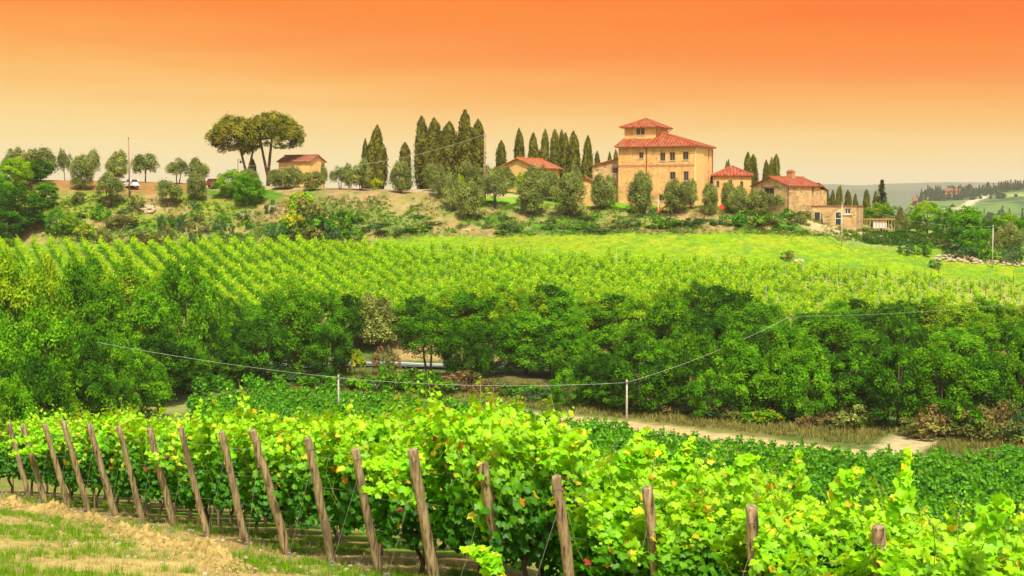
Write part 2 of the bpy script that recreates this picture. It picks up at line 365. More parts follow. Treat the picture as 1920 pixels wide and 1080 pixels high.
M['carwhite'] = simple_mat('white paint', (.75, .75, .74), .3, .02, 1)
M['carred'] = simple_mat('dark red paint', (.25, .02, .02), .3, .02, 1)
M['tyre'] = simple_mat('tyre', (.02, .02, .02), .9, .1, 3)
M['tail'] = simple_mat('tail light', (.6, .01, .01), .3, .05, 3)

# ---------------------------------------------------------------- lanes as real polylines
def path_pts(pts, d0=90): return [ground_at(u, v, d0) for u, v in pts]
TRACK = path_pts([(560, 742), (700, 750), (860, 762), (960, 775), (1060, 786), (1180, 799), (1300, 815), (1420, 830), (1560, 848), (1700, 862), (1880, 874), (2080, 884)])
SPUR = path_pts([(1660, 858), (1690, 838), (1712, 822), (1790, 800), (1850, 770), (1930, 735)])
LANE = path_pts([(255, 790), (290, 772), (345, 762), (400, 757), (440, 752)])
DRIVE = path_pts([(1500, 417), (1530, 424), (1562, 432), (1600, 437), (1650, 443), (1700, 448), (1780, 455)], 200)
RIDGEROAD = path_pts([(395, 352), (470, 352), (560, 352), (620, 352), (700, 354), (780, 357), (860, 362), (950, 366), (1010, 369)], 255)
EDGE_A, EDGE_B = Vector((-12.7, 36)), Vector((-3.8, 22.0))
ROWDIR = Vector((0.84, 0.54)).normalized(); ROWZ = -0.16
def dist_poly(X, Y, pts):
    best = np.full(X.shape, 1e9)
    for a, b in zip(pts[:-1], pts[1:]):
        dx, dy = b[0] - a[0], b[1] - a[1]; l2 = dx * dx + dy * dy + 1e-9
        t = np.clip(((X - a[0]) * dx + (Y - a[1]) * dy) / l2, 0, 1)
        best = np.minimum(best, np.hypot(X - a[0] - t * dx, Y - a[1] - t * dy))
    return best
def mixc(c, col, w): return c * (1 - w[..., None]) + np.array(col) * w[..., None]
def ground_colour(X, Y):
    a = X / np.maximum(Y, .5); u = CX + a * F_PX
    n1 = fbm(X / 6, Y / 6, 21); n2 = fbm(X / 1.7, Y / 1.7, 22); n3 = fbm(X / .5, Y / .5, 23); n4 = fbm(X / 22, Y / 22, 29)
    c = np.zeros(X.shape + (3,)) + np.array((.10, .15, .03))
    # photographer's bank: dry sandy grass
    s = -((X - EDGE_B.x) * ROWDIR.x + (Y - EDGE_B.y) * ROWDIR.y)
    nearw = 1 - smooth(60, 80, Y)
    dry = mixc(np.zeros(X.shape + (3,)) + np.array((.50, .38, .13)), (.28, .33, .03), smooth(.47, .60, n2 * .5 + n3 * .5))
    dirt = mixc(np.zeros(X.shape + (3,)) + np.array((.40, .29, .095)), (.24, .32, .03), smooth(.50, .62, n2))
    inside = mixc(np.zeros(X.shape + (3,)) + np.array((.34, .26, .09)), (.18, .28, .03), smooth(.42, .6, n2))
    nc = mixc(inside, (0, 0, 0), np.zeros(X.shape)); w = smooth(-.8, .2, s); nc = nc * (1 - w[..., None]) + dirt * w[..., None]
    w = smooth(1.6, 2.4, s + (n1 - .5)); nc = nc * (1 - w[..., None]) + dry * w[..., None]
    c = c * (1 - nearw[..., None]) + nc * nearw[..., None]
    # valley
    c = mixc(c, (.20, .20, .055), smooth(112, 118, Y) * (1 - smooth(160, 166, Y)) * smooth(.42, .6, n1))
    c = mixc(c, (.16, .12, .05), smooth(142, 150, Y) * (1 - smooth(160, 164, Y)) * .7)
    c = mixc(c, (.42, .28, .12), smooth(169, 171, Y) * (1 - smooth(177, 181, Y)) * smooth(.35, .5, n1))
    # hillside vineyard grass, drier to the right
    hv = smooth(177, 181, Y) * (1 - smooth(226, 230, Y)); c = mixc(c, (.19, .33, .012), hv); c = mixc(c, (.33, .37, .05), hv * smooth(1250, 1750, u) * (.5 + .5 * smooth(.4, .6, n1)))
    # meadow
    md = smooth(226, 229, Y) * (1 - smooth(244, 247, Y)); c = mixc(c, (.23, .38, .007), md); c = mixc(c, (.31, .39, .015), md * smooth(.48, .62, n1) * .8); c = mixc(c, (.15, .29, .012), md * smooth(.50, .60, n4 * .6 + n2 * .4) * .8); c = mixc(c, (.13, .30, .03), md * smooth(.56, .68, n2) * .6)
    # bank below the olives and crest
    bk = smooth(244, 246.5, Y) * (1 - smooth(300, 330, Y))
    tan = mixc(np.zeros(X.shape + (3,)) + np.array((.36, .26, .09)), (.22, .18, .055), smooth(.42, .58, n2))
    tan = mixc(tan, (.48, .36, .20), smooth(.58, .68, n3) * .8)
    bc = mixc(tan, (.09, .22, .012), smooth(.43, .54, n1 * .7 + n2 * .3)); bc = mixc(bc, (.24, .23, .06), smooth(.50, .60, n4) * .6)
    c = c * (1 - bk[..., None]) + bc * bk[..., None]
    lawn = smooth(257, 260, Y) * (1 - smooth(300, 330, Y)) * smooth(820, 900, u) * (1 - smooth(1490, 1530, u)); c = mixc(c, (.15, .34, .012), lawn * (.6 + .4 * smooth(.4, .5, n1)))
    grassy = smooth(250, 255, Y) * (1 - smooth(262, 266, Y)) * (1 - smooth(400, 560, u)) * smooth(.42, .52, n1); c = mixc(c, (.22, .27, .03), grassy)
    red = smooth(263, 267, Y) * (1 - smooth(280, 290, Y)) * (1 - smooth(330, 420, u)); c = mixc(c, (.36, .17, .06), red * .8)
    tb = smooth(255, 262, Y) * smooth(560, 640, u) * (1 - smooth(850, 900, u)); c = mixc(c, (.36, .24, .11), tb * smooth(.40, .5, n1))
    rt = smooth(240, 248, Y) * smooth(1500, 1540, u) * (1 - smooth(300, 330, Y)); c = mixc(c, (.22, .36, .05), rt * smooth(.35, .5, n1)); c = mixc(c, (.34, .27, .13), rt * smooth(.55, .65, n1) * .7)
    rj = rng_j(X, Y)
    for pts, wd, colr in ((TRACK, 1.4, (.56, .43, .19)), (SPUR, 1.4, (.54, .43, .22)), (LANE, 2.6, (.32, .34, .10)), (DRIVE, 1.6, (.50, .38, .20)), (RIDGEROAD, 1.8, (.50, .36, .20))):
        d = dist_poly(X, Y, pts); c = mixc(c, colr, (1 - smooth(wd, wd + 1.3, d + rj)) * .95)
    c = c * (.85 + .3 * n4)[..., None]
    return np.clip(c, 0, .85)
def rng_j(X, Y): return (fbm(X / 1.2, Y / 1.2, 31) - .5) * 1.6

def fan(aa, dd, zf, cf, mat, name):
    A, D = np.meshgrid(aa, dd); X = A * D; Y = D; Z = zf(X, Y); V = np.stack([X, Y, Z], -1).reshape(-1, 3)
    C = cf(X, Y).reshape(-1, 3); nr, ncn = len(dd), len(aa)
    i = np.arange(nr - 1)[:, None] * ncn + np.arange(ncn - 1)[None, :]
    Fc = np.stack([i, i + 1, i + ncn + 1, i + ncn], -1).reshape(-1, 4)
    return link(name, np_mesh(name, V, Fc, mat, C, True))
aa = np.concatenate([np.arange(-1.15, -.47, .02), np.arange(-.46, .4601, .0033), np.arange(.48, 1.16, .02)])
dd = [2.0]
while dd[-1] < 620: dd.append(dd[-1] + max(.04, .0062 * dd[-1]))
dd += [700, 850, 1100, 1500, 2200, 3500, 5000, 6700, 6790]
def zfar(X, Y):
    z = height(X, Y); return z - smooth(620, 800, Y) * 8
g = fan(aa, np.array(dd), zfar, ground_colour, M['ground'], 'ground'); tag(g, kind='structure')

# asphalt road along the foot of the hillside vineyard
mb = MB(); prev = None
for k, X in enumerate(np.arange(-95, 110, 4.0)):
    z0 = max(gz(X, 164.6), gz(X, 166.5), gz(X, 168.4)) + .06
    cur = ((X, 164.6, z0), (X, 168.4, z0))
    if prev: mb.face([prev[0], cur[0], cur[1], prev[1]])
    prev = cur
tag(mb.build('road', M['asphalt']), kind='structure')

# far hills and mountains, standing where they stand
def hill_colour(X, Y):
    n1 = fbm(X / 60, Y / 60, 41); n2 = fbm(X / 18, Y / 18, 42); field = vnoise(X / 130, Y / 110, 44)
    c = np.zeros(X.shape + (3,)) + np.array((.15, .24, .06)); c = mixc(c, (.36, .38, .12), smooth(.45, .6, field)); c = mixc(c, (.05, .11, .04), smooth(.5, .58, n1))
    rows = .5 + .5 * np.sin((Y + X * .25) / 34.0 * 2 * math.pi); c = mixc(c, (.50, .46, .24), rows ** 6 * smooth(900, 1000, Y) * (1 - smooth(1500, 1600, Y)) * smooth(200, 260, X) * (1 - smooth(360, 450, X)) * .9)
    c = mixc(c, (.10, .20, .06), smooth(.52, .62, n2) * .5)
    d = dist_poly(X, Y, [(417, 1300), (440, 1400), (505, 1560), (583, 1750)]); c = mixc(c, (.62, .50, .34), 1 - smooth(3, 7, d))
    return c
def hill_z(X, Y):
    a = X / Y; base = np.interp(Y, [640, 900, 1100, 1400, 1800, 2100, 2600, 3200], [-92, -38, -20, -6, 6, 8, -30, -90])
    u = CX + a * F_PX
    w = smooth(1600, 1735, u); lift = smooth(1750, 2000, u) * 12 * smooth(1300, 1800, Y)
    return -90 + (base + 90 + lift) * w + (fbm(X / 160, Y / 160, 47) - .5) * 16 * w
h = fan(np.arange(.20, 1.0, .003), np.arange(640, 3200, 12.0), hill_z, hill_colour, M['ground'], 'hills'); tag(h, kind='structure')
def mountain(D0, D1, peak, seed, v_left, v_mid, v_right):
    def zf(X, Y):
        t = (Y - D0) / (D1 - D0); s = np.sin(np.clip(t, 0, 1) * math.pi); u = CX + X / Y * F_PX
        v = np.interp(u, [-500, 400, 1540, 1760, 1930, 2600], [v_left, v_left, v_mid, v_mid + 2, v_right, v_right]); top = (HORIZON - v) / F_PX * (D0 + D1) / 2
        rid = (fbm(X / 700, X * 0 + seed, seed, 5) - .5) * 50 + (fbm(X / 500, Y / 500, seed + 2, 5) - .5) * 28
        return -100 + (top + 100 + rid) * s
    def cf(X, Y): return np.zeros(X.shape + (3,)) + np.array((.10, .14, .08))
    return tag(fan(np.arange(-.75, .75, .006), np.linspace(D0, D1, 26), zf, cf, M['ground'], 'mountains'), kind='structure')
mountain(3400, 4600, 0, 51, 362, 353, 357)
mountain(5000, 6500, 0, 57, 358, 347, 343)

# ---------------------------------------------------------------- buildings
def frame_of(p, rot):
    """local x runs along the front towards the right and slightly towards the viewer when rot > 0 degrees"""
    return p, -math.radians(rot)
def wall_rect(mb, p0, ex, Lw, H, ops, depth=.25, z0=-2.5):
    """vertical wall from p0 along unit ex; outward normal = ex x up. ops: (x, z, w, h) openings"""
    ex = Vector(ex); inn = Vector((-ex.y, ex.x, 0)); p0 = Vector(p0)
    xs = sorted({0, Lw, *[o[0] for o in ops], *[o[0] + o[2] for o in ops]}); zs = sorted({z0, H, *[o[1] for o in ops], *[o[1] + o[3] for o in ops]})
    pt = lambda x, z, d=0: p0 + ex * x + Vector((0, 0, z)) + inn * d
    for xa, xb in zip(xs[:-1], xs[1:]):
        for za, zb in zip(zs[:-1], zs[1:]):
            cx_, cz_ = (xa + xb) / 2, (za + zb) / 2
            if any(o[0] < cx_ < o[0] + o[2] and o[1] < cz_ < o[1] + o[3] for o in ops): continue
            mb.face([pt(xa, za), pt(xb, za), pt(xb, zb), pt(xa, zb)])
    for x, z, w, h_ in ops:
        a, b, c, d = (x, z), (x + w, z), (x + w, z + h_), (x, z + h_)
        for q, r in ((a, b), (b, c), (c, d), (d, a)): mb.face([pt(*q), pt(*r), pt(*r, depth), pt(*q, depth)])
def window(root, p0, ex, x, z, w, h_, depth=.18, mull=True, fm='frame', sill=True, pane='glass', label=None, kind='window'):
    ex = Vector(ex); inn = Vector((-ex.y, ex.x, 0)); p0 = Vector(p0)
    pt = lambda X, Z, d: p0 + ex * X + Vector((0, 0, Z)) + inn * d
    def slab(mb, xa, xb, za, zb, d0, d1):
        c = [pt(xa, za, d0), pt(xb, za, d0), pt(xb, za, d1), pt(xa, za, d1), pt(xa, zb, d0), pt(xb, zb, d0), pt(xb, zb, d1), pt(xa, zb, d1)]
        b = len(mb.v); mb.v += [tuple(q) for q in c]
        for f in ((0, 3, 2, 1), (4, 5, 6, 7), (0, 1, 5, 4), (1, 2, 6, 5), (2, 3, 7, 6), (3, 0, 4, 7)): mb.f.append(tuple(b + i for i in f)); mb.m.append(0); mb.uv.append([(0, 0)] * 4)
    t = .09; f = MB()
    slab(f, x, x + t, z, z + h_, depth - .06, depth); slab(f, x + w - t, x + w, z, z + h_, depth - .06, depth)
    slab(f, x + t, x + w - t, z, z + t, depth - .06, depth); slab(f, x + t, x + w - t, z + h_ - t, z + h_, depth - .06, depth)
    if mull: slab(f, x + w / 2 - t / 2, x + w / 2 + t / 2, z + t, z + h_ - t, depth - .06, depth)
    wo = f.build(kind, M[fm], root)
    g_ = MB(); slab(g_, x, x + w, z, z + h_, depth + .004, depth + .03); g_.build('pane', M[pane], wo)
    if sill:
        s_ = MB(); slab(s_, x - .12, x + w + .12, z - .13, z - .003, -.10, depth - .003); s_.build('sill', M['sill'], wo)
    if label: wo['label'] = label
    return wo
def roof_face(mb, pts, th=.16, mi=0):
    """pts: first two lie on the eave"""
    pts = [Vector(p) for p in pts]; e = (pts[1] - pts[0]); e.z = 0; e.normalize(); n = (pts[1] - pts[0]).cross(pts[2] - pts[0]).normalized()
    if n.z < 0: n = -n
    s = n.cross(e).normalized()
    uv = [((p - pts[0]).dot(e), (p - pts[0]).dot(s)) for p in pts]
    if (pts[1] - pts[0]).cross(pts[2] - pts[0]).z < 0: pts = pts[::-1]; uv = uv[::-1]
    mb.face(pts, uv, mi); lo = [p - Vector((0, 0, th)) for p in pts]; mb.face(lo[::-1], uv[::-1], mi)
    for i in range(len(pts)):
        j = (i + 1) % len(pts); mb.face([lo[i], lo[j], pts[j], pts[i]], [uv[i], uv[j], uv[j], uv[i]], mi)
def ridge_caps(mb, segs, r=.13):
    for a, b in segs: mb.tube([Vector(a) + Vector((0, 0, .03)), Vector(b) + Vector((0, 0, .03))], r, 7, mi=0)

# --- the villa
ROT = 23.0
corner = P(1303, 382, 261.0)
exw = Vector((math.cos(math.radians(ROT)), -math.sin(math.radians(ROT)), 0)); LV = 14.8
vo_ = Vector(corner) - exw * LV; VZ = zpx(384, 262); EZ = zpx(273, 262) - VZ        # floor level and eave height
villa = empty('villa', (vo_.x, vo_.y, VZ), -math.radians(ROT))
tag(villa, 'large ochre stone villa with a square tower and red tiled roofs on the ridge', 'villa')
E = EZ
w = MB()
front_ops = [(5.0 - .95, E - 2.3, .85, 1.2), (8.1, E - 2.75, 1.0, 1.55), (9.95, E - 2.7, 1.0, 1.5), (12.45, E - 2.6, 1.05, 1.5),
             (4.05, E - 5.9, .95, 1.0), (10.0, E - 6.2, 1.05, 1.4), (12.6, E - 6.4, .95, 1.7), (7.95, E - 10.1, 1.0, 1.2), (2.3, .1, 1.0, 2.1)]
wall_rect(w, (0, 0, 0), (1, 0, 0), LV, E, front_ops)
wall_rect(w, (LV, 12, 0), (-1, 0, 0), LV, E, [])
wall_rect(w, (0, 12, 0), (0, -1, 0), 12, E, [(4, E - 2.6, 1, 1.4), (8, E - 2.6, 1, 1.4)])
w.face([(0, 0, E - .01), (LV, 0, E - .01), (LV, 12, E - .01), (0, 12, E - .01)])
w.build('wall', M['villa'], villa)
sw = MB(); side_ops = [(9.0, E - 2.9, .8, 2.5), (9.3, E - 7.1, .8, 2.7), (3.0, 2.6, .3, .6)]
wall_rect(sw, (LV, 0, 0), (0, 1, 0), 12, E, side_ops); sw.build('side_wall', M['render'], villa)
for i, (x, z, ww, hh) in enumerate(front_ops):
    if i == 8: continue
    window(villa, (0, 0, 0), (1, 0, 0), x, z, ww, hh)
for x, z, ww, hh in side_ops[:2]: window(villa, (LV, 0, 0), (0, 1, 0), x, z, ww, hh, sill=False)
for z, ww, hh, x in ((E - 2.6, 1, 1.4, 4), (E - 2.6, 1, 1.4, 8)): window(villa, (0, 12, 0), (0, -1, 0), x, z, ww, hh)
door = window(villa, (0, 0, 0), (1, 0, 0), 2.3, .1, 1.0, 2.1, sill=False, kind='door', pane='frame')
# smooth buttress-like plaster bay on the corner, brick string course, downpipes
b_ = MB(); zb = -2.4
b_.face([(LV - .02, -.10, E - .4), (LV + .08, -.10, E - .4), (LV + .55, -.5, zb), (LV - .5, -.5, zb)])
b_.face([(LV + .08, -.10, E - .4), (LV + .08, 5.6, E - .4), (LV + .6, 5.6, zb), (LV + .55, -.5, zb)])
b_.face([(LV + .08, 5.6, E - .4), (LV - .02, 5.6, E - .4), (LV - .5, 5.6, zb), (LV + .6, 5.6, zb)])
b_.face([(LV - .02, -.10, E - .4), (LV - .5, -.5, zb), (LV - .5, 0.01, zb), (LV - .02, 0.01, E - .4)])
b_.face([(LV - .02, -.10, E - .4), (LV + .08, -.10, E - .4), (LV + .08, 5.6, E - .4), (LV - .02, 5.6, E - .4)]); b_.build('buttress', M['render'], villa)
s_ = MB(); k = 0
for x in np.arange(0.05, LV - .1, .36):
    s_.box(x, x + .20, -.09, -.002, E - 3.75, E - 3.50)
s_.box(0, LV - .03, -.06, -.003, E - 3.49, E - 3.42); s_.build('string_course', M['brickband'], villa)
for pts in ([(5.55, -.14, E - .3), (5.55, -.14, -.5)], [(LV + .16, 11.6, E - .3), (LV + .16, 11.6, -.5)]):
    MB().tube(pts, .085, 8).build('downpipe', M['copper'], villa)
rf = MB(); ov = .55; A = (7.0, 5.0, E + 2.75)
roof_face(rf, [(5.25, -ov, E - .02), (LV + ov, -ov, E - .02), A]); roof_face(rf, [(LV + ov, -ov, E - .02), (LV + ov, 12 + ov, E - .02), A])
roof_face(rf, [(LV + ov, 12 + ov, E - .02), (5.0, 12 + ov, E - .02), A]); roof_face(rf, [(5.0, 12 + ov, E - .02), (5.25, -ov, E - .02), A])
roof_face(rf, [(-ov, -ov - .06, E - .05), (6.1, -ov - .06, E - .05), (6.4, 2.75, E + 1.55), (.15, 2.75, E + 1.55)])
roof_face(rf, [(-ov, 12 + ov, E - .05), (-ov, -ov - .06, E - .05), (.15, 2.75, E + 1.55), (.15, 10.4, E + 1.55)])
ridge_caps(rf, [((LV + ov, -ov, E), A), ((LV + ov, 12 + ov, E), A), ((5.25, -ov, E), A), ((-ov, -ov, E), (.15, 2.75, E + 1.55))])
ro = rf.build('roof', M['tile'], villa)
gut = MB(); gut.tube([(-ov, -ov - .14, E - .16), (LV + ov, -ov - .12, E - .16)], .07, 6); gut.build('gutter', M['copper'], ro)
TE = zpx(237.5, 267) - VZ; tx0, tx1, ty0, ty1 = .25, 6.45, 2.75, 10.3
tw = MB(); t_ops = [(2.35, E + 2.25, .75, 1.25), (3.2, E + 2.25, .75, 1.25)]
wall_rect(tw, (tx0, ty0, 0), (1, 0, 0), tx1 - tx0, TE, t_ops, z0=E - .3); wall_rect(tw, (tx1, ty0, 0), (0, 1, 0), ty1 - ty0, TE, [(3.2, TE - 1.3, .4, .9)], z0=E - .3)
wall_rect(tw, (tx1, ty1, 0), (-1, 0, 0), tx1 - tx0, TE, [], z0=E - .3); wall_rect(tw, (tx0, ty1, 0), (0, -1, 0), ty1 - ty0, TE, [], z0=E - .3)
tw.build('tower', M['villa'], villa)
for x, z, ww, hh in t_ops: window(villa, (tx0, ty0, 0), (1, 0, 0), x, z, ww, hh)
window(villa, (tx1, ty0, 0), (0, 1, 0), 3.2, TE - 1.3, .4, .9, mull=False, sill=False)
tr_ = MB(); o2 = .75; ap1 = ((tx0 + tx1) / 2, ty0 + 3.4, TE + 1.75); ap2 = ((tx0 + tx1) / 2, ty1 - 3.4, TE + 1.75)
c0, c1, c2, c3 = (tx0 - o2, ty0 - o2, TE), (tx1 + o2, ty0 - o2, TE), (tx1 + o2, ty1 + o2, TE), (tx0 - o2, ty1 + o2, TE)
roof_face(tr_, [c0, c1, ap1]); roof_face(tr_, [c1, c2, ap2, ap1]); roof_face(tr_, [c2, c3, ap2]); roof_face(tr_, [c3, c0, ap1, ap2])
ridge_caps(tr_, [(c0, ap1), (c1, ap1), (c2, ap2), (c3, ap2), (ap1, ap2)]); tr_.build('tower_roof', M['tile'], villa)
MB().tube([(tx1 + .12, ty0 - .05, TE - .2), (tx1 + .12, ty0 - .05, E + 1.4)], .07, 8).build('downpipe', M['copper'], villa)
MB().tube([(tx1 + .55, ty1 + .4, TE - .25), (tx1 + .12, ty1 - .2, TE - .7), (tx1 + .12, ty1 - .2, E + 1.4)], .07, 8).build('downpipe', M['copper'], villa)

def house(name, label, cat, p, zfloor, rot, Lx, Wy, H, kind, rise, wallm, tilem, fops=(), sops=(), ov=.4, apex_x=.5, fm='frame', extra=None, base=-3):
    """p: world xy of the front-left corner. kind 'gy' ridge runs back from the front gable, 'gx' ridge runs along the front, 'shed' slopes"""
    root = empty(name, (p[0], p[1], zfloor), -math.radians(rot)); tag(root, label, cat)
    w = MB()
    wall_rect(w, (0, 0, 0), (1, 0, 0), Lx, H, list(fops), z0=base); wall_rect(w, (Lx, 0, 0), (0, 1, 0), Wy, H, list(sops), z0=base)
    wall_rect(w, (Lx, Wy, 0), (-1, 0, 0), Lx, H, [], z0=base); wall_rect(w, (0, Wy, 0), (0, -1, 0), Wy, H, [], z0=base)
    r = MB(); e = .03
    if kind == 'gy':
        ax = Lx * apex_x; sl = rise / ax; sr = rise / (Lx - ax)
        w.face([(0, 0, H), (Lx, 0, H), (ax, 0, H + rise)]); w.face([(Lx, Wy, H), (0, Wy, H), (ax, Wy, H + rise)])
        roof_face(r, [(Lx + ov, -ov, H + e - ov * sr), (Lx + ov, Wy + ov, H + e - ov * sr), (ax, Wy + ov, H + e + rise), (ax, -ov, H + e + rise)])
        roof_face(r, [(-ov, Wy + ov, H + e - ov * sl), (-ov, -ov, H + e - ov * sl), (ax, -ov, H + e + rise), (ax, Wy + ov, H + e + rise)])
        ridge_caps(r, [((ax, -ov, H + e + rise), (ax, Wy + ov, H + e + rise))])
    elif kind == 'gx':
        ay = Wy * apex_x; sl = rise / ay; sr = rise / (Wy - ay)
        w.face([(Lx, 0, H), (Lx, Wy, H), (Lx, ay, H + rise)]); w.face([(0, Wy, H), (0, 0, H), (0, ay, H + rise)])
        roof_face(r, [(-ov, -ov, H + e - ov * sl), (Lx + ov, -ov, H + e - ov * sl), (Lx + ov, ay, H + e + rise), (-ov, ay, H + e + rise)])
        roof_face(r, [(Lx + ov, Wy + ov, H + e - ov * sr), (-ov, Wy + ov, H + e - ov * sr), (-ov, ay, H + e + rise), (Lx + ov, ay, H + e + rise)])
        ridge_caps(r, [((-ov, ay, H + e + rise), (Lx + ov, ay, H + e + rise))])
    elif kind == 'shedx':     # rises towards +x
        w.face([(0, 0, H), (Lx, 0, H), (Lx, 0, H + rise)]); w.face([(Lx, Wy, H), (0, Wy, H), (Lx, Wy, H + rise)]); w.face([(Lx, 0, H), (Lx, Wy, H), (Lx, Wy, H + rise), (Lx, 0, H + rise)])
        s = rise / Lx; roof_face(r, [(-ov, Wy + ov, H + e - ov * s), (-ov, -ov, H + e - ov * s), (Lx + .03, -ov, H + e + rise), (Lx + .03, Wy + ov, H + e + rise)])
    elif kind == 'shedy':     # rises towards the back
        w.face([(Lx, 0, H), (Lx, Wy, H), (Lx, Wy, H + rise)]); w.face([(0, Wy, H), (0, 0, H), (0, Wy, H + rise)]); w.face([(Lx, Wy, H), (0, Wy, H), (0, Wy, H + rise), (Lx, Wy, H + rise)])
        s = rise / Wy; roof_face(r, [(-ov, -ov, H + e - ov * s), (Lx + ov, -ov, H + e - ov * s), (Lx + ov, Wy + ov, H + e + rise + ov * s), (-ov, Wy + ov, H + e + rise + ov * s)])
    elif kind == 'hip':
        a1 = (min(Lx * .5, Wy * .5), Wy * .5, H + rise); a2 = (max(Lx * .5, Lx - Wy * .5), Wy * .5, H + rise); z = H + e - .1
        q0, q1, q2, q3 = (-ov, -ov, z), (Lx + ov, -ov, z), (Lx + ov, Wy + ov, z), (-ov, Wy + ov, z)
        roof_face(r, [q0, q1, a2, a1]); roof_face(r, [q1, q2, a2]); roof_face(r, [q2, q3, a1, a2]); roof_face(r, [q3, q0, a1]); ridge_caps(r, [(q0, a1), (q1, a2), (q2, a2), (q3, a1), (a1, a2)])
    w.build('wall', M[wallm], root); rr = r.build('roof', M[tilem], root)
    for o_ in fops: window(root, (0, 0, 0), (1, 0, 0), *o_, fm=fm)
    for o_ in sops: window(root, (Lx, 0, 0), (0, 1, 0), *o_, fm=fm)
    if extra: extra(root, rr)
    return root
def at(u, D): p = P(u, HORIZON, D); return (p.x, p.y)

house('annex', 'rough stone annex with a sloping tiled roof against the villa left side', 'annex', at(1111, 270), zpx(352, 270), 14, 5.3, 7, 4.3, 'shedx', 1.35, 'stone', 'tilepale', [(3.9, 2.7, .9, 1.1)], base=-4)
house('outbuilding', 'low cream outbuilding under a pale pink tile roof left of the villa annex', 'outbuilding', at(1076, 262), zpx(356, 262), 8, 4.6, 4, 1.3, 'gy', .9, 'barn', 'tilepale', base=-3)
def wing_x(root, rr):
    MB().tube([(.15, -.12, 5.6), (.15, -.12, 0)], .08, 8).build('downpipe', M['copper'], root)
zf = zpx(386, 266)
house('side_wing', 'lower stone wing with three small windows and red roof right of the villa', 'house', at(1337, 266), zf, 8, 7.0, 8, zpx(328, 266) - zf, 'hip', 1.75, 'villa', 'tile',
      [(.55, 4.0 - .6, .6, 1.25), (2.9, 4.05 - .6, .6, 1.3), (4.95, 3.95 - .6, .6, 1.2)], ov=.45, extra=wing_x, base=-3)
def arched(root, rr):
    for x in (2.0, 4.6, 6.1):
        pn = MB(); fr = MB(); wd = .42
        arc = [(math.cos(t) * wd, math.sin(t) * wd) for t in np.linspace(0, math.pi, 9)]
        poly = [(-wd, 0), (wd, 0)] + [(q[0], 1.2 + q[1]) for q in arc]
        pts = [(8.4 + .03, x + q[0], 1.6 + q[1]) for q in poly]; pn.face(pts)
        wo = pn.build('window', M['frame'], root)
        k = MB(); wd2 = .33; arc2 = [(math.cos(t) * wd2, math.sin(t) * wd2) for t in np.linspace(0, math.pi, 9)]
        k.face([(8.4 + .05, x + q[0], 1.7 + q[1]) for q in [(-wd2, 0), (wd2, 0)] + [(q[0], 1.08 + q[1]) for q in arc2]]); k.build('pane', M['glass'], wo)
zf = zpx(352, 278)
house('farmhouse', 'cream farmhouse with arched windows and orange tile roof below the cypress row', 'house', at(937, 280), zf, 31, 8.4, 9.0, zpx(313, 278) - zf, 'gy', 1.75, 'barn', 'tilepale', extra=arched, base=-3, ov=.55)
def barnx(root, rr):
    MB().box(3.05, 3.13, -.10, -.02, 0, 3.1).build('downpipe', M['dark'], root)
    d = MB().box(2.2, 3.0, -.05, -.003, -1, 1.5); d.build('door', M['frame'], root)
zf = zpx(345, 285)
house('barn', 'small plain barn with faded red roof just right of the umbrella pines', 'barn', at(523, 287), zf, 26, 7.6, 5.2, zpx(302, 287) - zf, 'gx', 1.15, 'barn', 'tileold', extra=barnx, base=-3, ov=.35)
def stonex(root, rr):
    c = MB(); c.box(3.6, 4.9, 5.2, 6.1, 5.0, 6.9); c.box(3.5, 5.0, 5.1, 6.2, 6.9, 7.0); c.box(3.8, 4.7, 5.3, 6.0, 7.0, 7.3); c.build('chimney', M['brickband'], rr)
    l_ = MB(); l_.box(4.1, 8.0, 9.0, 11.4, -3, 3.6); l_.build('lean_to', M['stone'], root)
    r2 = MB(); roof_face(r2, [(3.9, 11.7, 3.5), (8.3, 11.7, 3.5), (8.3, 8.9, 4.9), (3.9, 8.9, 4.9)]); r2.build('lean_to_roof', M['tileold'], root)
    MB().tube([(8.4, -.12, 4.8), (8.4, -.12, .2)], .08, 8).build('downpipe', M['copper'], root)
    b = MB(); b.box(2.2, 6.0, -.08, -.004, 4.05, 4.25); b.build('lintel', M['frame'], root)
zf = zpx(393, 258)
house('stone_house', 'rubble stone house with white framed window and chimney at the right end of the ridge', 'house', at(1411, 262), zf, 50, 8.4, 9.0, zpx(347, 258) - zf, 'gy', 1.5, 'stone', 'tile',
      [(2.7, 2.15, 2.3, 1.75)], [(2.2, 1.6, .25, .8), (6.6, 2.7, .45, 1.5)], fm='frame', extra=stonex, base=-4, ov=.4)
def lowx(root, rr):
    s = MB(); s.box(5.0, 7.4, -.16, -.003, 1.75, 1.83); s.build('ledge', M['white'], root)
    for k, (x, wd) in enumerate(((.55, 1.15), (4.3, 1.15))):
        f = MB(); f.box(x, x + .1, -.04, -.003, .05, 2.35); f.box(x + wd - .1, x + wd, -.04, -.003, .05, 2.35); f.box(x + .1, x + wd - .1, -.04, -.003, 2.25, 2.35)
        if k: f.box(x + .1, x + wd - .1, -.04, -.003, 1.1, 1.2)
        d = f.build('door', M['sill' if k == 0 else 'white'], root); p_ = MB(); p_.box(x + .1, x + wd - .1, -.02, -.004, .05, 2.25); p_.build('pane', M['glass'], d)
zf = zpx(422, 252)
house('stone_outbuilding', 'low flat-roofed stone outbuilding with two doors beside the gravel drive', 'outbuilding', at(1521, 256), zf, 24, 8.0, 7.0, zpx(386, 252) - zf, 'shedy', .03, 'stone', 'tileold', [(6.0, 1.95, 1.0, 1.0)], ov=.1, extra=lowx, base=-3, fm='white')

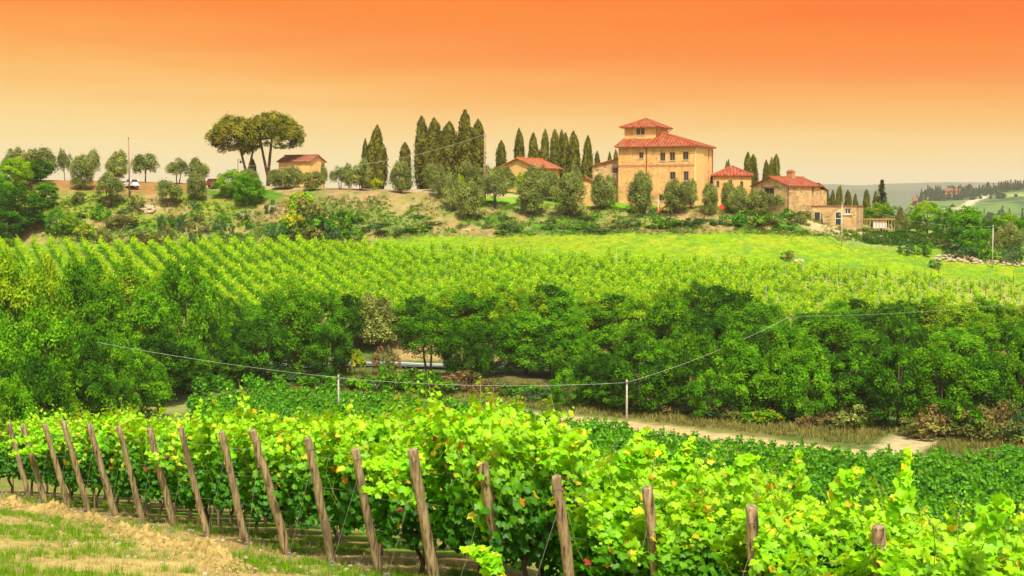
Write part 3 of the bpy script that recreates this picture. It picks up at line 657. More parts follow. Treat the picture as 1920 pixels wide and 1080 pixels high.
# pergola beyond the hedge
pg = empty('pergola', (*at(1626, 262), zpx(433, 262)), -math.radians(6)); tag(pg, 'orange timber pergola with a white awning behind the clipped hedge', 'pergola')
mbp = MB()
for x in np.arange(0, 6.6, .55):
    MB().box(x, x + .1, 0, .1, 0, 2.05).build('post', M['planks'], pg)
f = MB(); f.box(-.3, 6.7, -.1, .2, 2.05, 2.2)
for x in np.arange(-.2, 6.6, .5): f.box(x, x + .1, -.3, 3.2, 2.2, 2.33)
f.box(-.3, 6.7, 2.9, 3.1, 2.05, 2.2); f.build('roof_beams', M['planks'], pg)
MB().box(1.2, 3.6, .22, .26, .5, 2.03).build('awning', M['white'], pg)
for x in (0, 6.4): MB().box(x, x + .1, 2.95, 3.05, 0, 2.05).build('post', M['planks'], pg)
# dark tapered stove
st = empty('tapered_column', (*at(1541, 253.2), zpx(424, 253.2) - .1)); tag(st, 'dark tapered stove standing before the stone outbuilding door', 'column')  # unidentified dark object, built as a plain tapered column
s_ = MB(); s_.tube([(0, 0, 0), (0, 0, .5), (0, 0, .55), (0, 0, 1.2), (0, 0, 1.5), (0, 0, 2.2)], [.34, .34, .28, .22, .10, .07], 12); s_.build('body', M['dark'], st, True)
MB().tube([(0, 0, 2.2), (0, 0, 2.28)], .13, 12).build('cap', M['dark'], st)
# far farmhouses across the valley
for (u, D, lab, s) in ((1710, 1780, 'tiny pale farmhouse among trees on the distant hill', 1.3), (1772, 1780, 'tiny red-brown house just right of the other on the distant hill', 1.0)):
    x, y = at(u, D); z = float(hill_z(np.array([x]), np.array([float(y)]))[0])
    house('far_house', lab, 'house', (x, y), z + 2, 20, 17 * s, 10, 8, 'gx', 3, 'barn' if s > 1.1 else 'brickband', 'tileold', [(3, 4, 1.5, 2), (8, 4, 1.5, 2)], base=-5, ov=1)

# ---------------------------------------------------------------- playground
sw_ = empty('swing_frame', (*at(1224, 256), 0)); sx, sy = at(1224, 256); sw_.location = (sx, sy, gz(sx, sy)); tag(sw_, 'white metal swing frame on the lawn before the villa', 'swing frame')
f = MB()
for x in (-.9, 1.1):
    f.tube([(x - .25, -.8, 0), (x, 0, 2.6), (x + .25, .8, 0)], .06, 6)
f.tube([(-.9, 0, 2.6), (1.1, 0, 2.6)], .06, 6); f.build('frame', M['white'], sw_)
for x in (-.3, .4):
    c = MB(); c.tube([(x, 0, 2.6), (x, 0, .6)], .02, 4); c.tube([(x + .35, 0, 2.6), (x + .35, 0, .6)], .02, 4); ch = c.build('chain', M['dark'], sw_)
    MB().box(x - .03, x + .38, -.12, .12, .52, .58).build('seat', M['dark'], sw_)
sx, sy = at(1242, 255); sl = empty('slide', (sx, sy, gz(sx, sy))); tag(sl, 'red plastic garden slide with white ladder beside the swing frame', 'slide')
f = MB()
for i in range(8):
    a0 = i / 8; a1 = (i + 1) / 8; z = lambda t: .25 + 1.35 * t ** .9
    f.face([(-1 + 2.2 * a0, -.25, z(a0)), (-1 + 2.2 * a1, -.25, z(a1)), (-1 + 2.2 * a1, .25, z(a1)), (-1 + 2.2 * a0, .25, z(a0))])
    for y in (-.29, .25): f.face([(-1 + 2.2 * a0, y, z(a0) - .05), (-1 + 2.2 * a1, y, z(a1) - .05), (-1 + 2.2 * a1, y, z(a1) + .25), (-1 + 2.2 * a0, y, z(a0) + .25)]); f.face([(-1 + 2.2 * a0, y + .04, z(a0) - .05), (-1 + 2.2 * a1, y + .04, z(a1) - .05), (-1 + 2.2 * a1, y + .04, z(a1) + .25), (-1 + 2.2 * a0, y + .04, z(a0) + .25)])
f.build('chute', M['redplastic'], sl)
l_ = MB()
for y in (-.3, .3): l_.tube([(1.2, y, 2.3), (1.8, y, 0)], .04, 6); l_.tube([(1.15, y, 2.3), (1.0, y, 0)], .04, 6)
for k in range(6): t = k / 6; l_.tube([(1.3 + .5 * t, -.3, 1.9 - 1.8 * t), (1.3 + .5 * t, .3, 1.9 - 1.8 * t)], .03, 6)
l_.build('ladder', M['white'], sl)
sx, sy = at(1353, 258); tp = empty('play_disc', (sx, sy, gz(sx, sy))); tag(tp, 'round red play disc on a stand between two olive trees by the villa corner', 'play disc')
MB().tube([(0, -.06, .75), (0, .06, .75)], .5, 20).build('disc', M['redplastic'], tp)
MB().tube([(0, .1, 0), (0, .1, .9)], .05, 6).build('stand', M['white'], tp)

# ---------------------------------------------------------------- cars
def car(u, D, rz, paint, label):
    x, y = at(u, D); r = empty('parked_car', (x, y, gz(x, y) + .02), rz); tag(r, label, 'car')
    prof = [(-2.1, .35), (-2.15, .75), (-2.05, 1.05), (-1.75, 1.62), (-.2, 1.66), (.75, 1.12), (1.75, .95), (2.05, .72), (2.05, .35)]
    b = MB(); n = len(prof)
    for k in range(n):
        a, c = prof[k], prof[(k + 1) % n]; wa = .86 if a[1] < 1.2 else .70; wc = .86 if c[1] < 1.2 else .70
        b.face([(a[0], -wa, a[1]), (c[0], -wc, c[1]), (c[0], wc, c[1]), (a[0], wa, a[1])])
    for s in (-1, 1): b.face([(p[0], s * (.86 if p[1] < 1.2 else .70), p[1]) for p in (prof if s < 0 else prof[::-1])])
    b.build('body', M[paint], r)
    g_ = MB(); g_.face([(-2.09, -.62, 1.10), (-2.09, .62, 1.10), (-1.80, .55, 1.58), (-1.80, -.55, 1.58)]); 
    g_.build('rear_window', M['glass'], r)
    for s in (-1, 1):
        q = MB(); q.face([(-1.8, s * .845, 1.13), (.55, s * .845, 1.13), (-.25, s * .735, 1.56), (-1.6, s * .735, 1.56)]); q.build('side_window', M['glass'], r)
        MB().box(-2.19, -2.08, s * .72 - .10, s * .72 + .10, .8, 1.2).build('tail_light', M['tail'], r)
        for wx in (-1.35, 1.3): MB().tube([(wx, s * .72, .33), (wx, s * .90, .33)], .33, 16).build('wheel', M['tyre'], r)
    MB().box(-2.22, -2.1, -.8, .8, .38, .6).build('bumper', M[paint], r)
    return r
car(246, 269, math.radians(125), 'carwhite', 'white hatchback seen from behind beside the left utility pole')
car(408, 272, math.radians(60), 'carred', 'dark red car mostly hidden by the big green tree on the ridge')

# ---------------------------------------------------------------- poles, wires, lamps
def upole(u, vtop, D, mat, r, label, vbase=None, bracket=True):
    x, y = at(u, D); z0 = gz(x, y) - .3; zt = zpx(vtop, D, u); o = empty('utility_pole', (x, y, z0)); tag(o, label, 'utility pole')
    MB().tube([(0, 0, 0), (0, 0, (zt - z0) * .5), (0, 0, zt - z0)], [r * 1.15, r, r * .8], 10).build('shaft', M[mat], o, True)
    b = MB(); b.tube([(-.18, -.02, zt - z0 - .25), (.18, -.02, zt - z0 - .25)], .035, 6); b.tube([(0, -.14, zt - z0 - .32), (0, -.14, zt - z0 - .16)], .045, 6); b.build('insulator', M['dark'], o)
    return Vector((x, y, zt - .25))
def cable(a, b, sag, label, r=.0105, mat='cable', n=24):
    pts = [a.lerp(b, t) - Vector((0, 0, 4 * sag * t * (1 - t))) for t in np.linspace(0, 1, n)]
    c = Vector(a); m = MB().tube([p - c for p in pts], r, 5, caps=True); o = m.build('power_cable', M[mat]); o.location = c; tag(o, label, 'cable'); return o
pA = upole(243, 257, 262, 'pole', .13, 'tall wooden utility pole by the white car on the left of the ridge')
pB = upole(909, 249, 262, 'pole', .20, 'thick brown utility pole just right of the tallest cypresses')
pC = upole(632, 703, 132, 'concrete', .09, 'slender pole in the valley vineyard, leaning line pole left of centre')
pD = upole(1177, 712, 126, 'concrete', .09, 'slender pole beside the dirt track, right of centre')
pE = upole(1485, 588, 139, 'pole', .10, 'brown pole top rising from the trees of the valley belt, right of centre')
pF = upole(1579, 378, 240, 'concrete', .09, 'thin pole on the meadow in front of the stone outbuilding')
pG = upole(1863, 422, 236, 'concrete', .09, 'thin pole on the meadow edge at the far right by the stone heap')
upole_far = P(-260, 300, 262); cable(pA, Vector(upole_far), 1.2, 'thin cable running left from the pole by the white car', .016)
cable(pA, pB, 5.8, 'long thin cable across the ridge from pole to pole past the umbrella pines', .016)
cable(Vector(P(-60, 592, 118)), pC, .5, 'pale cable from the left trees down to the valley vineyard pole')
cable(pC, pD, 0.5, 'pale cable between the two slender valley poles')
cable(pD, pE, .45, 'pale cable rising right from the dirt track pole to the hillside')
cable(pE, Vector(P(2050, 545, 190)), .8, 'faint cable running right from the brown pole among the trees', .008)
cable(Vector(P(1626, 392, 262)), pG, 1.0, 'thin cable from the outbuilding to the far right meadow pole', .014)
x, y = at(447, 268); lp = empty('street_lamp', (x, y, gz(x, y))); tag(lp, 'dark street lamp with hanging lantern left of the umbrella pines', 'street lamp')
hh = zpx(298, 268) - gz(x, y)
MB().tube([(0, 0, 0), (0, 0, hh)], .06, 6).build('post', M['dark'], lp)
MB().tube([(0, 0, hh - .1), (.3, 0, hh), (.5, 0, hh - .15), (.5, 0, hh - .35)], .035, 6).build('arm', M['dark'], lp)
MB().tube([(.5, 0, hh - .3), (.5, 0, hh - .45), (.5, 0, hh - .8)], [.05, .24, .16], 8).build('lantern', M['dark'], lp)
# guard rail and marker post
gr = empty('guard_rail', (0, 163.9, 0)); tag(gr, 'galvanised roadside guard rail glimpsed between the valley trees', 'guard rail')
r_ = MB(); prv = None
for X in np.arange(-70, 80, 4.0):
    z = gz(X, 163.9)
    if prv is not None:
        X0, z0 = prv
        for (ya, za, yb, zb_) in ((0, .45, -.06, .55), (-.06, .55, 0, .62), (0, .62, -.06, .69), (-.06, .69, 0, .80)):
            r_.face([(X0, ya, z0 + za), (X, ya, z + za), (X, yb, z + zb_), (X0, yb, z0 + zb_)])
    prv = (X, z)
    if -62 < X < 30: MB().box(X - .06, X + .06, .02, .12, z - .3, z + .75).build('rail_post', M['rail'], gr)
r_.build('rail', M['rail'], gr)
x, y = at(386, 164.5); mp_ = MB().tube([(0, 0, 0), (.0, 0, .5), (-.06, 0, 1.35)], [.07, .07, .06], 8); o = mp_.build('marker_post', M['white']); o.location = (x, y, gz(x, y) + .25); tag(o, 'white leaning roadside marker post above the guard rail', 'marker post')

# ---------------------------------------------------------------- foliage
def unit(a): return a / (np.linalg.norm(a, axis=-1, keepdims=True) + 1e-9)
def cards(rg, C, Nr, size, aspect=1.0, long_dir=None, fold=.22):
    n = len(C); size = np.broadcast_to(np.asarray(size, float), (n,))[:, None]; Nr = unit(Nr)
    t = rg.normal(size=(n, 3)) if long_dir is None else long_dir + rg.normal(size=(n, 3)) * .25
    t = unit(t - Nr * (t * Nr).sum(1, keepdims=True)); b = np.cross(Nr, t)
    V = np.stack([C - t * size * aspect, C + b * size * .5 - Nr * size * fold, C + t * size * aspect, C - b * size * .5 - Nr * size * fold], 1).reshape(-1, 3)
    return V, np.arange(4 * n).reshape(n, 4)
def jitter_cols(rg, base, n, amt=.22, hue=.12):
    c = np.array(base)[None, :] * (1 + rg.uniform(-amt, amt, (n, 1))) * (1 + rg.uniform(-hue, hue, (n, 3))); return np.clip(c, .003, .9)
def crown_mesh(name, rg, puffs, per, leaf, cols, mat, aspect=.9, upb=.22, inner=.15, prob=None):
    """puffs: list of (x,y,z,r). leaf clumps sit on the shells of the puffs"""
    Cs, Ns, Co = [], [], []
    for (x, y, z, r) in puffs:
        n = max(12, int(per * (r ** 2))); d = unit(rg.normal(size=(n, 3))); d[:, 2] = np.where(d[:, 2] < -.5, -d[:, 2] * .6, d[:, 2])
        rad = r * rg.uniform(.45, 1.08, (n, 1)) ** .6 * np.where(rg.random((n, 1)) < .14, rg.uniform(1.1, 1.7, (n, 1)), 1)
        Cs.append(np.array([x, y, z]) + d * rad * np.array([1, 1, 1.15])); Ns.append(d + np.array([0, 0, upb]) + rg.normal(size=(n, 3)) * .62)
        base = cols[rg.choice(len(cols), p=prob)]; k = rg.uniform(.82, 1.2)
        Co.append(jitter_cols(rg, np.array(base) * k, n))
    C = np.concatenate(Cs); Nn = np.concatenate(Ns); Cc = np.concatenate(Co)
    V, Fq = cards(rg, C, Nn, leaf * rg.uniform(.6, 1.35, len(C)), aspect)
    return np_mesh(name, V, Fq, mat, np.repeat(Cc, 4, 0))
def blob_puffs(rg, n, H, zc, rx, rz, pr, low=-.9, lumps=5):
    lob = unit(rg.normal(size=(lumps, 3))); out = []
    while len(out) < n:
        d = unit(rg.normal(size=(1, 3)))[0]
        if d[2] < low: continue
        bulge = 1 + .28 * max(0, (lob @ d).max()) ** 3 - .14 * rg.random()
        r = rg.uniform(.35, .92) ** .5 * bulge
        out.append((d[0] * rx * r, d[1] * rx * r, zc + d[2] * rz * r, pr * rg.uniform(.7, 1.3)))
    return out
def trunk_mesh(name, rg, H, r, puffs, mat, zfork=.25, n_limb=7, stems=1, spread=.3):
    mb = MB(); rr = random.Random(int(rg.integers(1e9)))
    for s in range(stems):
        a = 2 * math.pi * s / max(1, stems) + rr.random(); off = (spread if stems > 1 else 0)
        b = Vector((math.cos(a) * off * .35, math.sin(a) * off * .35, -.3)); fk = Vector((math.cos(a) * off, math.sin(a) * off, H * zfork)); tp = Vector((math.cos(a) * off * 1.6 + rr.uniform(-.2, .2), math.sin(a) * off * 1.6, H * .78))
        rs = r / math.sqrt(stems); mb.tube([b, b.lerp(fk, .5) + Vector((rr.uniform(-.1, .1), 0, 0)), fk, fk.lerp(tp, .5) + Vector((rr.uniform(-.25, .25), rr.uniform(-.2, .2), 0)), tp], [rs * 1.3, rs, rs * .85, rs * .5, rs * .15], 7, jit=.08, rng=rr)
        for k in range(max(2, n_limb // stems)):
            p = puffs[rr.randrange(len(puffs))]; q = fk.lerp(tp, rr.uniform(0, .75)); e = Vector(p[:3])
            mb.tube([q, q.lerp(e, .5) + Vector((0, 0, .25)), e], [rs * .42, rs * .28, rs * .06], 5)
    return mb.mesh(name, mat, smooth_=True)

GD_ = [(.044, .145, .006), (.058, .185, .006), (.032, .11, .008)]      # dark
GM_ = [(.115, .32, .006), (.08, .26, .006), (.17, .40, .008)]        # mid
GY_ = [(.24, .44, .008), (.18, .38, .008), (.34, .50, .012)]           # yellow-green
def broadleaf(seed, H, rx, cols, dens=1.0, low=-.97, zc=.53, rz=.47, n=120, leaf=.25, stems=1, zfork=.22):
    rg = np.random.default_rng(seed); pf = blob_puffs(rg, n, H, H * zc, rx, H * rz, H * .078, low)
    pf += [(x, y, z + H * .055, r * .55) for (x, y, z, r) in pf if z > H * .55][::2]
    cr = crown_mesh('crown', rg, pf, 380 * dens, leaf * .52, cols, M['leaf']); tk = trunk_mesh('trunk', rg, H, H * .022, pf, M['bark'], zfork, 9, stems, .5)
    return (tk, cr, H, rx)
BL = {'dark': [broadleaf(101 + i, 8, 2.9 + .3 * i, GD_ + GM_[:1], leaf=.26) for i in range(3)],
      'mid': [broadleaf(111 + i, 8, 2.7 + .35 * i, GM_, leaf=.26) for i in range(3)],
      'yellow': [broadleaf(121 + i, 8, 2.8 + .3 * i, GY_ + GM_[:1], leaf=.24) for i in range(2)],
      'open': [broadleaf(131 + i, 8, 2.6, GD_ + GM_, .9, -.75, .60, .39, 75, .24, 2, .3) for i in range(3)],
      'bushy': [broadleaf(141 + i, 6, 2.6, GM_ + GD_[:1], 1.4, -.98, .50, .50, 80, .22, 3, .15) for i in range(3)]}
def olive(seed, H, rx, cols, stems=3, n=52, low=-.95, zc=.55, rz=.46):
    rg = np.random.default_rng(seed); pf = blob_puffs(rg, n, H, H * zc, rx * .95, H * rz * .95, H * .155, low, 6)
    # upright tufts break the outline
    pf += [(x * 1.0, y, z + H * .10 + .1, r * .45) for (x, y, z, r) in pf if z > H * .62]
    cr = crown_mesh('crown', rg, pf, 400, .10, cols, M['olive'], 1.3, .5); tk = trunk_mesh('trunk', rg, H, H * .035, pf, M['bark'], .25, 8, stems, .35)
    return (tk, cr, H, rx)
GO_ = [(.22, .27, .040), (.175, .22, .030), (.30, .34, .06), (.13, .165, .022)]
OL = [olive(201 + i, 4.5, 2.05, GO_, 3) for i in range(4)] + [olive(211 + i, 4.5, 2.0, GO_ + [(.16, .22, .05)], 2, 30, -.6, .62, .38) for i in range(2)]
def cypress(seed, H, R, forks=1):
    rg = np.random.default_rng(seed); n = 5200; V_, F_, C_ = [], [], []; k0 = 0
    mbx = []
    for f in range(forks):
        ox, oy = (0, 0) if f == 0 else (R * rg.uniform(.4, .6) * (1 if f % 2 else -1), 0); Hf = H * (1 if f == 0 else rg.uniform(.72, .86)); Rf = R * (1 if forks == 1 else .72)
        t = rg.random(n) ** .85; ang = rg.uniform(0, 2 * np.pi, n)
        prof = np.interp(t, [0, .06, .18, .38, .6, .8, .93, 1], [.45, .72, .95, 1.0, .93, .74, .45, .08])
        lump = 1 + .55 * (fbm(ang * 2.2, t * 6, seed + f) - .5) * 2 + .10 * np.sin(ang * 5 + t * 7)
        r = Rf * prof * lump * rg.uniform(.72, 1.08, n) * np.where(rg.random(n) < .10, rg.uniform(1.0, 1.32, n), 1)
        C = np.stack([ox + np.cos(ang) * r, oy + np.sin(ang) * r, t * Hf + rg.uniform(-.2, .2, n)], 1)
        Nn = np.stack([np.cos(ang), np.sin(ang), np.full(n, .25)], 1) + rg.normal(size=(n, 3)) * .4
        v, q = cards(rg, C, Nn, rg.uniform(.12, .24, n), 1.5, np.tile([0, 0, 1.0], (n, 1)))
        V_.append(v); F_.append(q + k0); k0 += len(v)
        base = np.where((fbm(ang * 3, t * 12, seed + 9) > .52)[:, None], np.array((.17, .165, .018)), np.array((.095, .10, .014)))
        C_.append(np.repeat(np.clip(base * rg.uniform(.7, 1.35, (n, 1)), 0, 1), 4, 0))
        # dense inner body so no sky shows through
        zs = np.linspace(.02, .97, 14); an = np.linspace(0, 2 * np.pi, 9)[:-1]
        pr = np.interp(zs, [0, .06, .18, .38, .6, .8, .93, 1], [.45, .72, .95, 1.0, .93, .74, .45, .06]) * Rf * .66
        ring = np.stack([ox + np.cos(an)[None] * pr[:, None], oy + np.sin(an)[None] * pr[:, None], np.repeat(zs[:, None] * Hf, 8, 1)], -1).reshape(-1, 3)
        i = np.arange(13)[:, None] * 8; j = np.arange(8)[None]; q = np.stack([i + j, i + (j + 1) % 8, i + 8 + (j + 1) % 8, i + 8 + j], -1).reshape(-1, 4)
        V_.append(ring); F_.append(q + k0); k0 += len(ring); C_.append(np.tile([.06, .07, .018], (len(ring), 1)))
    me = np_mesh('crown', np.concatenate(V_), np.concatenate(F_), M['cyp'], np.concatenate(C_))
    tk = MB(); tk.tube([(0, 0, -.4), (0, 0, H * .35)], [.22, .12], 8)
    return (tk.mesh('trunk', M['bark']), me, H, R)
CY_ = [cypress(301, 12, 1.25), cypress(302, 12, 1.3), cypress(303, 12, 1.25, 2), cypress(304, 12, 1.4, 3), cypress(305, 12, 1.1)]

def put(name, var, x, y, height_, width, label, cat, group=None, rz=None, rr=random.Random(5), sink=.1):
    tk, cr, H, rx = var; sz = height_ / H; sx = width / (2 * rx)
    root = empty(name, (x, y, gz(x, y) - sink), rr.uniform(0, 6.28) if rz is None else rz, (sx, sx, sz)); tag(root, label, cat, group); root.rotation_euler = (rr.uniform(-.03, .03), rr.uniform(-.03, .03), root.rotation_euler[2])
    if tk: link('trunk', tk, root)
    link('crown', cr, root); return root
def put_px(name, var, u, vtop, D, wpx, label, cat, group=None, hmin=.4, **k):
    x, y = at(u, D); z = gz(x, y); h_ = max(hmin, zpx(vtop, D, u) - z + .1); return put(name, var, x, y, h_ / 1.0, wpx * D / F_PX, label, cat, group, **k)

# --- cypresses: (u, v top, width px, D, variant)
CYP = [(475, 297, 11, 290, 4), (684, 261, 11, 292, 0), (705, 237, 30, 290, 3), (760, 268, 20, 288, 0), (792, 220, 24, 292, 1), (811, 224, 38, 290, 3), (840, 230, 30, 291, 1), (872, 209, 38, 290, 2), (892, 226, 26, 292, 0),
       (940, 265, 18, 296, 1), (975, 243, 18, 300, 0), (999, 251, 26, 301, 2), (1019, 245, 15, 300, 4), (1042, 245, 19, 300, 1), (1053, 246, 13, 302, 4), (1060, 251, 23, 299, 2), (1076, 248, 22, 297, 0), (1100, 256, 22, 296, 2), (1120, 285, 11, 300, 4), (1144, 286, 9, 305, 0), (1156, 282, 10, 306, 4),
       (1361, 303, 7, 310, 0), (1367, 300, 7, 311, 4), (1400, 287, 21, 300, 2), (1413, 291, 16, 302, 1), (1437, 301, 13, 305, 0), (1444, 297, 10, 306, 4), (1451, 291, 16, 306, 1),
       (1549, 355, 11, 300, 0), (1560, 357, 11, 301, 3), (1571, 352, 8, 302, 4), (1577, 348, 8, 303, 0), (1591, 357, 11, 301, 1), (1603, 364, 12, 300, 2), (1625, 356, 12, 302, 1), (1642, 359, 10, 303, 4)]
grp = {}
def zone(u):
    if u < 600: return 'single slim cypress beside the umbrella pine trunks'
    if u < 900: return 'stand left of the thick brown pole'
    if u < 1130: return 'line behind the cream farmhouse'
    if u < 1170: return 'pair over the annex roof'
    if u < 1480: return 'clump between side wing and stone house'
    return 'row behind the stone outbuilding'
for (u, v, wpx, D, k) in sorted(CYP):
    z_ = zone(u); grp[z_] = grp.get(z_, 0) + 1
    tall = 'tall' if v < 262 else 'short'; shape = {0: 'narrow', 1: 'full', 2: 'twin-tipped', 3: 'broad', 4: 'slender'}[k]
    put_px('cypress_tree', CY_[k], u, v, D, wpx * 1.12, (f'{shape} dark green cypress, {nth(grp[z_])} in the {z_}' if 'single' not in z_ else 'short slender cypress beside the umbrella pine trunks')[:120], 'cypress', z_)

# --- umbrella pines
def stone_pine(seed, u, D, vbase, trunks, crown_c, rxpx, rzpx, label):
    rg = np.random.default_rng(seed); x, y = at(u, D); z0 = gz(x, y); root = empty('umbrella_pine', (x, y, z0)); tag(root, label, 'pine tree')
    m = D / F_PX; cx_ = (crown_c[0] - u) * m; cz = zpx(crown_c[1], D) - z0; rx, rz = rxpx * m, rzpx * m; pf = []
    while len(pf) < 230:
        d = unit(rg.normal(size=(1, 3)))[0]; d[2] = abs(d[2]) if rg.random() < .8 else d[2]
        r = rg.uniform(.55, 1) ** .6
        zz = d[2] * rz * r * (1.0 if d[2] > 0 else .5) - rz * .35 + (.12 * rz if abs(d[0]) < .5 else 0)
        pf.append((cx_ + d[0] * rx * r, d[1] * rx * .8 * r, cz + zz, rg.uniform(.55, 1.05)))
    Gp = [(.24, .23, .018), (.17, .18, .014), (.32, .29, .025), (.12, .14, .012)]
    cr = crown_mesh('crown', rg, pf, 210, .17, Gp, M['cyp'], 1.4, .9)
    mb = MB(); rr = random.Random(seed); base = Vector((0, 0, -.3))
    for (tu, tv, r) in trunks:
        e = Vector(((tu - u) * m, rr.uniform(-.4, .4), zpx(tv, D) - z0)); fk = Vector((0, 0, 1.6)); mid = fk.lerp(e, .5) + Vector((rr.uniform(-.1, .1), 0, .1))
        mb.tube([base, fk, mid, e], [r * 1.4, r * 1.15, r * .9, r * .7], 9)
        for k in range(9):
            p = pf[rr.randrange(len(pf))]; q = Vector(p[:3])
            if abs(q.x - e.x) < rx * .75: mb.tube([mid.lerp(e, rr.uniform(.7, 1)), e.lerp(q, .5) + Vector((0, 0, -.2)), q], [r * .4, r * .28, r * .1], 5)
    link('trunk', mb.mesh('trunk', M['pinebark'], smooth_=True), root); link('crown', cr, root)
stone_pine(401, 464, 284, 318, [(448, 264, .26), (480, 264, .24)], (440, 254), 48, 42, 'left umbrella pine with forked trunk and lower leaning crown')
stone_pine(402, 503, 287, 315, [(488, 256, .28), (513, 250, .30)], (508, 248), 64, 44, 'right umbrella pine with the larger higher crown on a forked trunk')

# --- olives on and below the ridge: (u, vtop, D, width px, variant)
OLV = [(75, 280, 274, 62, 0), (30, 283, 276, 46, 1), (122, 284, 280, 24, 4), (152, 296, 266, 50, 0), (172, 285, 282, 36, 4), (221, 288, 274, 42, 1), (205, 327, 259, 50, 4), (273, 291, 276, 48, 5), (335, 300, 275, 42, 4), (371, 300, 276, 40, 1), (317, 340, 259, 48, 5), (370, 325, 262, 38, 2),
       (472, 318, 270, 32, 2), (460, 322, 274, 30, 3), (516, 318, 276, 30, 0), (532, 320, 271, 42, 2), (552, 315, 274, 36, 3), (588, 322, 268, 42, 0), (607, 308, 276, 14, 1), (638, 315, 270, 36, 4), (655, 311, 276, 22, 3), (677, 304, 270, 42, 1), (751, 306, 266, 42, 2), (822, 315, 262, 32, 3), (812, 310, 270, 36, 0), (850, 331, 256, 36, 1), (881, 344, 252, 52, 0),
       (877, 306, 274, 46, 2), (915, 316, 272, 42, 3), (928, 328, 258, 54, 4), (948, 316, 274, 38, 1), (998, 336, 254, 56, 3), (1006, 313, 270, 46, 2), (1032, 324, 266, 42, 0), (1070, 328, 253, 64, 0), (1080, 315, 268, 26, 1), (1127, 334, 257, 48, 1), (1145, 331, 264, 26, 2), (1199, 333, 255, 52, 2), (1206, 324, 260, 34, 0), (1270, 343, 255, 54, 3), (1295, 341, 258, 26, 1), (1332, 347, 254, 32, 0),
       (1366, 346, 260, 34, 1), (1382, 354, 257, 42, 3), (1418, 357, 258, 42, 2), (1440, 359, 260, 32, 1), (1465, 361, 258, 38, 4), (1690, 394, 250, 26, 1), (1873, 430, 244, 30, 4), (1905, 428, 243, 42, 4), (1893, 420, 252, 30, 2), (1480, 372, 262, 30, 0)]
olv_n = {}
def ozone(u):
    for lim, nm in ((240, 'left of the tall pole'), (420, 'between the tall pole and the umbrella pines'), (620, 'in front of the barn'), (900, 'below the left cypress stand'), (1110, 'in front of the cream farmhouse'), (1345, 'in front of the villa wall'), (1500, 'before the side wing and stone house')):
        if u < lim: return nm
    return 'on the right behind the meadow'
for i, (u, v, D, wpx, k) in enumerate(sorted(OLV)):
    z_ = ozone(u); olv_n[z_] = olv_n.get(z_, 0) + 1
    form = 'open two-stemmed' if k > 3 else 'rounded bushy'
    put_px('olive_tree', OL[k], u, v + 2, D, wpx * .92, f'{form} olive tree, {nth(olv_n[z_])} from the left {z_}', 'olive tree', 'olive trees along the ridge', hmin=1.2)

# --- conifers, green trees and hedges near the houses
def spruce(seed, H):
    rg = np.random.default_rng(seed); Cs, Ns = [], []
    for t in np.linspace(.08, .98, 26):
        R = (1 - t) ** .8 * 1.9 + .1
        for k in range(9):
            a = rg.uniform(0, 6.28); Rk = R * rg.uniform(.6, 1.15); n = 22; s = rg.random(n); Cs.append(np.stack([np.cos(a) * Rk * s, np.sin(a) * Rk * s, t * H - .25 * Rk * s + rg.normal(size=n) * .08], 1) + rg.normal(size=(n, 3)) * .07); Ns.append(np.tile([0, 0, 1.0], (n, 1)) + rg.normal(size=(n, 3)) * .5)
    C = np.concatenate(Cs); v, q = cards(rg, C, np.concatenate(Ns), rg.uniform(.1, .2, len(C)), 1.2)
    return (MB().tube([(0, 0, -.3), (0, 0, H * .97)], [.2, .03], 8).mesh('trunk', M['bark']), np_mesh('crown', v, q, M['cyp'], np.repeat(jitter_cols(rg, (.08, .12, .025), len(C)), 4, 0)), H, 1.9)
put_px('conifer_tree', spruce(410, 10), 1653, 337, 285, 40, 'dark tiered conifer standing above the trees behind the pergola', 'conifer')
RT = [(60, 300, 268, 70, 'dark', 0, 'dark olive-green tree second from the left edge on the ridge'), (85, 345, 256, 50, 'mid', 0, 'mid green tree at the right shoulder of the left thicket'), (60, 400, 250, 60, 'dark', 0, 'dark green tree in the middle of the left bank thicket'), (1652, 383, 275, 62, 'yellow', 0, 'pale green tree behind the pergola at the foot of the dark conifer'), (1740, 380, 268, 66, 'yellow', 1, 'broad yellow-green tree behind the right end of the hedge'), (1776, 391, 262, 48, 'bushy', 0, 'mid green tree just right of the broad one behind the hedge'),
      (1815, 394, 243, 74, 'mid', 0, 'large mid green tree beside the stone heap at the meadow edge'), (1852, 412, 256, 46, 'dark', 0, 'dark green tree behind the large tree at the meadow edge'), (1890, 402, 275, 60, 'yellow', 0, 'light green tree at the right edge beyond the olives'), (1925, 410, 268, 60, 'mid', 1, 'green tree cut by the right photo edge above the olives'), (1705, 400, 280, 50, 'mid', 2, 'small green tree between conifer and the broad yellow-green tree'),
      (432, 322, 264, 62, 'yellow', 0, 'left half of the big green tree pair in front of the umbrella pines'), (468, 332, 261, 58, 'mid', 1, 'right lower half of the green tree pair in front of the umbrella pines'),
      (28, 298, 262, 70, 'yellow', 1, 'yellow-green tree at the left edge of the ridge'), (32, 350, 250, 96, 'dark', 1, 'large dark green tree on the left bank below the ridge'), (12, 392, 246, 80, 'dark', 2, 'dark green tree at the left photo edge above the vineyard'), (-20, 330, 256, 90, 'mid', 2, 'green tree cut by the left photo edge'), (103, 388, 248, 36, 'bushy', 1, 'dark upright bush at the right foot of the large left tree'),
      (130, 403, 249, 40, 'yellow', 1, 'yellowish bush right of the dark upright bush on the left bank'), (15, 448, 238, 40, 'yellow', 0, 'pale grey-green bush at the left end of the hillside vines')]
for (u, v, D, wpx, kd, k, lab) in RT: put_px('broadleaf_tree', BL[kd][k], u, v, D, wpx, lab, 'tree', hmin=1)
